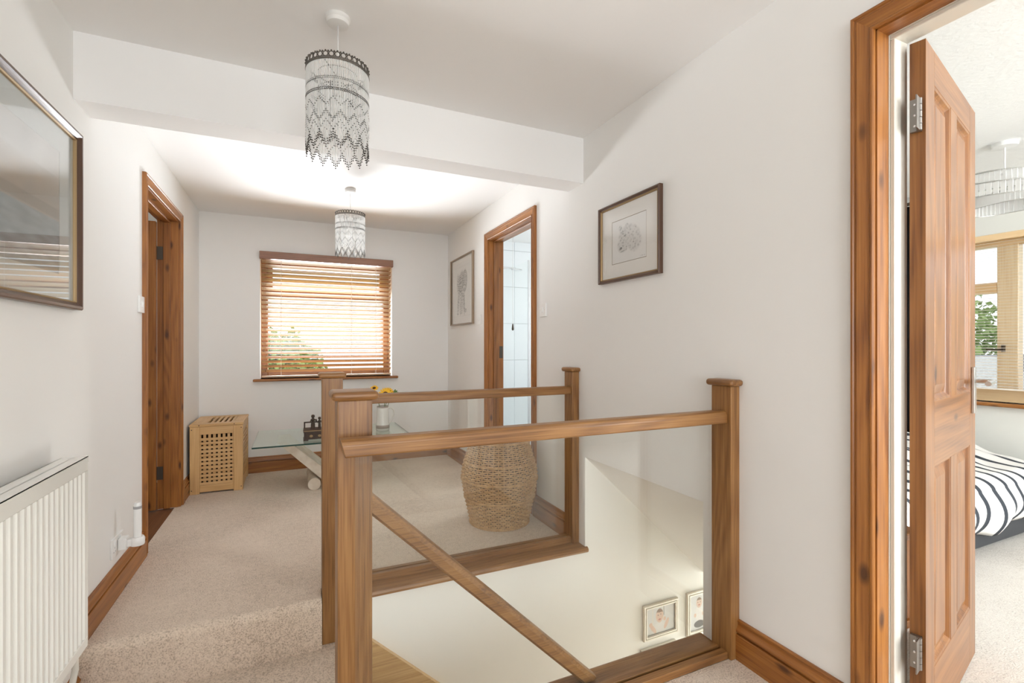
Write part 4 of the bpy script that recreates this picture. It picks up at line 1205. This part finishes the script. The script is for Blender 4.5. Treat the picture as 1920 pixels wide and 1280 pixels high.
obj('window_handle', B((xw - .035, xw - .028, 1.60, 1.69, 1.10, 1.112), (xw - .03, xw, 1.60, 1.612, 1.09, 1.14)), M['bronze'], W2, off=o2)
obj('sill', B((BX - .05, xw, bwY0 - .03, bwY1 + .03, bwZ0 - .025, bwZ0)), M['piney'], W2, off=o2, bev=(.009, 3))
bb = thing('venetian_blind', 'fine-slatted pale venetian blind over the bedroom window', 'blind', (BX, (bwY0 + bwY1) / 2, bwZ0))
part('head_rail', B((BX - .005, BX + .03, bwY0 + .005, bwY1 - .005, bwZ1 - .03, bwZ1 + .012)), M['pinelighty'], bb, bev=(.002, 1))
nb_ = 50; pb = (bwZ1 - .035 - bwZ0 - .10) / nb_
s0 = None
for i in range(nb_):
    z = bwZ1 - .045 - pb * i
    if s0 is None:
        bm = bmesh.new(); hw = .0125
        c, s = math.cos(.10), math.sin(.10)
        prism(bm, [(BX + .015 + a_ * c, z + a_ * s + b2) for a_, b2 in ((-hw, 0), (-hw, .0010), (0, .0018), (hw, .0010), (hw, 0), (0, .0006))], 'y', bwY0 + .01, bwY1 - .01)
        s0 = part('slat', bm, M['slat_pale'], bb)
    else: inst(s0, bb, (0, 0, -pb * i))
part('bottom_rail', B((BX + .003, BX + .027, bwY0 + .01, bwY1 - .01, bwZ0 + .088, bwZ0 + .098)), M['slat_pale'], bb)
for y in (1.80, 1.475, .9, .2):
    bm = bmesh.new()
    for x in (BX + .001, BX + .029): tube(bm, [(x, y, bwZ0 + .09), (x, y, bwZ1 - .03)], .0012, 5)
    tube(bm, [(BX - .004, y - .018, bwZ0 + .09), (BX - .004, y - .018, bwZ1 - .03)], .0010, 5)
    part('ladder_cord', bm, M['cord_brown'], bb)

# curtain
cu = thing('curtain', 'tall black curtain glimpsed through the gap at the bedroom door hinges', 'curtain', (BX - .08, 2.13, 0))
bm = bmesh.new(); A_, B2 = [], []
for k in range(61):
    y = 1.96 + .36 * k / 60; x = BX - .085 + .022 * math.sin(k * .63)
    A_.append((bm.verts.new((x, y, .02)), bm.verts.new((x, y, 2.20)))); B2.append((bm.verts.new((x + .004, y, .02)), bm.verts.new((x + .004, y, 2.20))))
for S in (A_, B2):
    for p_, q_ in zip(S, S[1:]): bm.faces.new((p_[0], q_[0], q_[1], p_[1]))
for i in (0, 60): bm.faces.new((A_[i][0], A_[i][1], B2[i][1], B2[i][0]))
for i in range(60):
    for e_ in (0, 1): bm.faces.new((A_[i][e_], A_[i + 1][e_], B2[i + 1][e_], B2[i][e_]))
part('curtain_cloth', bm, M['black'], cu, smooth=True)
bm = bmesh.new(); tube(bm, [(BX - .085, 1.90, 2.215), (BX - .085, 2.40, 2.215)], .012, 10); tube(bm, [(BX - .085, 2.35, 2.215), (BX, 2.35, 2.215)], .008, 8); part('curtain_pole', bm, M['bronze'], cu, smooth=True)

# bed
bed = thing('bed', 'black divan bed standing in the bedroom beyond the open door', 'bed', (3.35, 1.98, 0))
part('divan_base', B((2.42, 4.20, 1.315, 2.66, .035, .19)), M['charcoal'], bed, bev=(.012, 2))
part('mattress', B((2.42, 4.20, 1.315, 2.66, .19, .335)), M['mount'], bed, bev=(.03, 3))
for x in (2.5, 4.12):
    for y in (1.37, 2.6):
        bm = bmesh.new(); lathe(bm, [(0, 0), (.022, 0), (.022, .036), (0, .036)], (x, y), 14); part('castor', bm, M['charcoal'], bed)
# duvet: puffed, draped over the near side
bm = bmesh.new(); nx, ny = 110, 90
def duv(i, j, inner=False):
    u = i / nx; v = j / ny
    x = 2.37 + 1.87 * u
    s = v * 1.70           # arc length from hem (near side) across the top
    hem = .135 + .018 * math.sin(x * 9) + .012 * math.sin(x * 23 + 1)
    side_h = .22
    puff = .045 * (.6 + .6 * ns2(x, s, 2.3)) + .022 * ns2(x, s, 7)
    if s < side_h:
        t_ = s / side_h
        z = hem + (.35 - hem) * t_; y = 1.285 - .035 * math.sin(t_ * PI * .9) - .5 * puff * math.sin(t_ * PI) + .02 * math.sin(x * 14) * (1 - t_)
    elif s < side_h + .16:
        t_ = (s - side_h) / .16 * PI / 2
        y = 1.275 + .10 * (1 - math.cos(t_)); z = .35 + .05 * math.sin(t_) + puff * .5 * math.sin(t_)
    else:
        q = s - side_h - .16
        y = 1.375 + q; z = .40 + puff * .5 + .035 * math.sin(min(1, q / .55) * PI / 2) + puff * min(1, q / .3)
    if v > .97: z -= .04
    z -= .05 * max(0, 1 - u / .04) ** 2 + .05 * max(0, (u - .96) / .04) ** 2
    return (x, min(y, 2.68), z)
G = [[bm.verts.new(duv(i, j)) for i in range(nx + 1)] for j in range(ny + 1)]
for j in range(ny):
    for i in range(nx): bm.faces.new((G[j][i], G[j][i + 1], G[j + 1][i + 1], G[j + 1][i]))
bmesh.ops.recalc_face_normals(bm, faces=bm.faces)
bmesh.ops.solidify(bm, geom=bm.faces[:], thickness=.018)
du = obj('duvet', bm, M['duvet'], None, smooth=True)
tag(du, 'white duvet with wavering charcoal stripes draped over the bed', 'duvet')
# pine blanket chest behind the door
ch = thing('pine_chest', 'small pine chest seen only through the gap at the door hinges', 'chest', (2.1, 1.16, 0))
part('chest_body', B((2.06, 2.34, 1.10, 1.27, .03, .35)), M['pinez'], ch, bev=(.003, 1))
part('chest_lid', B((2.05, 2.35, 1.09, 1.28, .352, .375)), M['doorx'], ch, bev=(.005, 2))
part('chest_foot', B((2.05, 2.35, 1.09, 1.28, 0, .03)), M['pinex'], ch, bev=(.003, 1))

# bedroom ceiling light
bp = thing('crystal_ceiling_lamp', 'wavy chrome and crystal ceiling lamp hanging in the bedroom', 'ceiling lamp', (3.696, 1.329, ZC))
bm = bmesh.new(); lathe(bm, [(0, 0), (.056, 0), (.058, -.014), (.054, -.024), (0, -.028)], n=36); obj('ceiling_rose', bm, M['white_plastic'], bp, smooth='auto')
bm = bmesh.new(); tube(bm, [(0, 0, -.02), (0, 0, -.24)], .004, 8); obj('flex', bm, M['white_plastic'], bp)
def hoop(cx, cy, zc, R_, tx, ty, r=.005):
    pts = []
    for k in range(72):
        a_ = 2 * PI * k / 72
        x, y = R_ * math.cos(a_), R_ * math.sin(a_)
        pts.append((cx + x, cy + y, zc + x * tx + y * ty))
    bm = bmesh.new(); tube(bm, pts, r, 6, closed=True)
    return pts, bm
random.seed(3)
for (cx, cy, zc, R_, tx, ty, h_) in ((-.02, .0, -.265, .31, .05, .10, .075), (.04, .02, -.225, .25, -.12, .06, .085), (.0, -.03, -.30, .22, .10, -.09, .07)):
    pts, bm = hoop(cx, cy, zc, R_, tx, ty); hp = obj('hoop', bm, M['steel'], bp, smooth=True)
    _, bm = hoop(cx, cy, zc - h_, R_ * .97, tx * .6, ty * .6, .0030); obj('lower_hoop', bm, M['steel'], hp, smooth=True)
    bm = bmesh.new()
    for k in range(72):
        x, y, z = pts[k]; dz = h_ + (cx + (x - cx)) * 0
        z2 = zc - h_ + (x - cx) * tx * .6 + (y - cy) * ty * .6
        a_ = 2 * PI * k / 72; s = .009
        box(bm, x - s * abs(math.sin(a_)) - .0012, x + s * abs(math.sin(a_)) + .0012, y - s * abs(math.cos(a_)) - .0012, y + s * abs(math.cos(a_)) + .0012, min(z, z2), max(z, z2))
    obj('crystal_strips', bm, M['crystal'], hp, kind='stuff')
bm = bmesh.new()
for a_ in (.3, 1.87, 3.44, 5.0): tube(bm, [(0, 0, -.235), (.245 * math.cos(a_), .245 * math.sin(a_), -.23)], .003, 6)
obj('spider_arms', bm, M['chrome'], bp)

# ------------------------------------------------------------------ bathroom
struct('floor_bathroom', B((XR + TW, 3.4, 2.83, YF + .1, -.25, 0)), M['tile'])
struct('ceiling_bathroom', B((XR + TW, 3.4, 2.83, YF + .1, ZC, ZC + .1)), M['ceiling'])
struct('wall_bathroom_near', B((XR + TW, 3.4, 2.83, 2.86, 0, ZC)), M['wall'])
struct('wall_bathroom_right', wall_cells(bmesh.new(), 'x', 3.3, 3.4, 2.83, YF + .1, 0, ZC, [(3.2, 4.3, 1.0, 2.1)]), M['wall'])  # unseen opening added so the bathroom lamp can shine in
wbf = struct('wall_bathroom_far', B((XR + TW, 3.3, YF + .008, YF + .1, 0, ZC)), M['grout'])
t0 = None
for i, x in enumerate([1.604, 1.642, 1.942, 2.242, 2.542, 2.842, 3.142]):
    if i == 0: continue
    for z in (-.238, .167, .572, .977, 1.382, 1.787, 2.192):
        zz0, zz1 = max(.0, z), min(ZC, z + .4015)
        if x + .2985 > 3.3: xx = 3.299
        else: xx = x + .2975
        o = obj('tile', B((x, xx, YF, YF + .009, zz0, zz1)), M['tile'], wbf, bev=(.0012, 1))
t = thing('shower', 'chrome shower head on its arm high on the tiled bathroom wall', 'shower', (1.98, YF, 1.98))
bm = bmesh.new(); tube(bm, [(2.02, YF, 1.97), (2.02, YF - .04, 1.97), (2.06, YF - .10, 1.975), (2.16, YF - .20, 1.96)], .011, 10); part('arm', bm, M['chrome'], t, smooth=True)
bm = bmesh.new(); lathe(bm, [(0, 1.962), (.018, 1.96), (.06, 1.945), (.06, 1.938), (0, 1.936)], (2.17, YF - .21), 28); part('rose', bm, M['chrome'], t, smooth='auto')
t = thing('shower_screen', 'clear glass shower screen with a thin chrome edge in the bathroom', 'shower screen', (2.04, 4.45, 0))
part('screen_glass', B((2.036, 2.044, 4.10, YF, .0, 1.94)), M['glass'], t)
part('edge_profile', B((2.030, 2.050, 4.085, 4.10, 0, 1.95)), M['chrome'], t)
t = thing('pull_cord', 'white bathroom pull cord with a dark acorn seen through the bathroom doorway', 'pull cord', (1.715, 3.75, ZC))
bm = bmesh.new(); lathe(bm, [(0, 0), (.035, 0), (.035, -.02), (0, -.025)], n=20); obj('cord_switch', bm, M['white_plastic'], t, smooth='auto')
bm = bmesh.new(); tube(bm, [(0, 0, -.02), (0, 0, -.97)], .0015, 6); obj('cord', bm, M['cord_white'], t)
bm = bmesh.new(); lathe(bm, [(0, -.965), (.005, -.97), (.010, -1.01), (.008, -1.022), (0, -1.025)], n=14); obj('acorn', bm, M['bronze'], t, smooth=True)

# ------------------------------------------------------------------ room behind the left doorway
struct('floor_left_room', B((-3.0, XL - .0, 2.6, YF + .1, -.25, -.004)), M['floorwood'])
struct('ceiling_left_room', B((-3.0, XL - .12, 2.6, YF + .1, ZC, ZC + .1)), M['ceiling'])
struct('wall_left_room_far', B((-3.0, XL - .12, YF, YF + .1, -.25, ZC)), M['wall'])
struct('wall_left_room_near', B((-3.0, XL - .12, 2.6, 2.7, -.25, ZC)), M['wall'])
struct('wall_left_room_end', wall_cells(bmesh.new(), 'x', -3.1, -3.0, 2.6, YF + .1, -.25, ZC, [(3.4, 4.4, 1.0, 2.0)]), M['wall'])  # unseen opening added to let some light into this room

# ------------------------------------------------------------------ outside
struct('ground_outside', B((-25, 40, -25, 40, -3.3, -3.2)), M['lawn'])
def tree(x, y, z0, h, r, label, seed):
    random.seed(seed)
    t = thing('garden_tree', label, 'tree', (x, y, z0), group='trees in the gardens outside')
    bm = bmesh.new(); tube(bm, [(x, y, z0), (x + .1, y, z0 + h * .4), (x, y + .1, z0 + h * .7)], [.16, .12, .07], 8); part('trunk', bm, M['bark'], t, smooth=True)
    bm = bmesh.new()
    for k in range(3500):
        while True:
            p_ = Vector((random.uniform(-1, 1), random.uniform(-1, 1), random.uniform(-1, 1)))
            if p_.length < 1 and p_.length > .35: break
        q_ = p_.normalized() * (.8 + .35 * mno.noise(p_.normalized() * 2.2 + Vector((seed, 0, 0))))
        c = Vector((x, y, z0 + h * .62)) + Vector((p_.x * r * q_.length, p_.y * r * q_.length, p_.z * h * .42 * q_.length))
        s = random.uniform(.09, .18); d1 = Vector((random.uniform(-1, 1), random.uniform(-1, 1), random.uniform(-1, 1))).normalized() * s
        d2 = d1.cross(Vector((random.uniform(-1, 1), random.uniform(-1, 1), random.uniform(-1, 1)))).normalized() * s * .6
        bm.faces.new([bm.verts.new(c + a_) for a_ in (d1, d2, -d1, -d2)])
    part('foliage', bm, M['leaves'], t, kind='stuff')
tree(20.5, 9.6, -3.2, 6.6, 3.0, 'leafy green tree beyond the bedroom window, left of the mullion', 1)
tree(22.5, 3.2, -3.2, 7.2, 2.8, 'leafy green tree beyond the bedroom window, right of the mullion', 2)
tree(-.3, 17.5, -3.2, 4.9, 1.6, 'leafy tree showing faintly through the hall blind', 4)
hs = thing('bungalow', 'white bungalow with grey slate roof beyond the bedroom window', 'house', (11.2, 4.4, -3.2))
part('house_wall', B((11.0, 15.0, 3.3, 5.6, -3.2, .35)), M['render'], hs)
bm = bmesh.new(); prism(bm, [(3.1, .35), (5.8, .35), (4.9, .95), (4.0, .95)], 'x', 10.8, 15.2); part('roof', bm, M['roof'], hs)
part('window', B((10.97, 11.0, 4.9, 5.2, -.7, -.2)), M['glassedge'], hs)
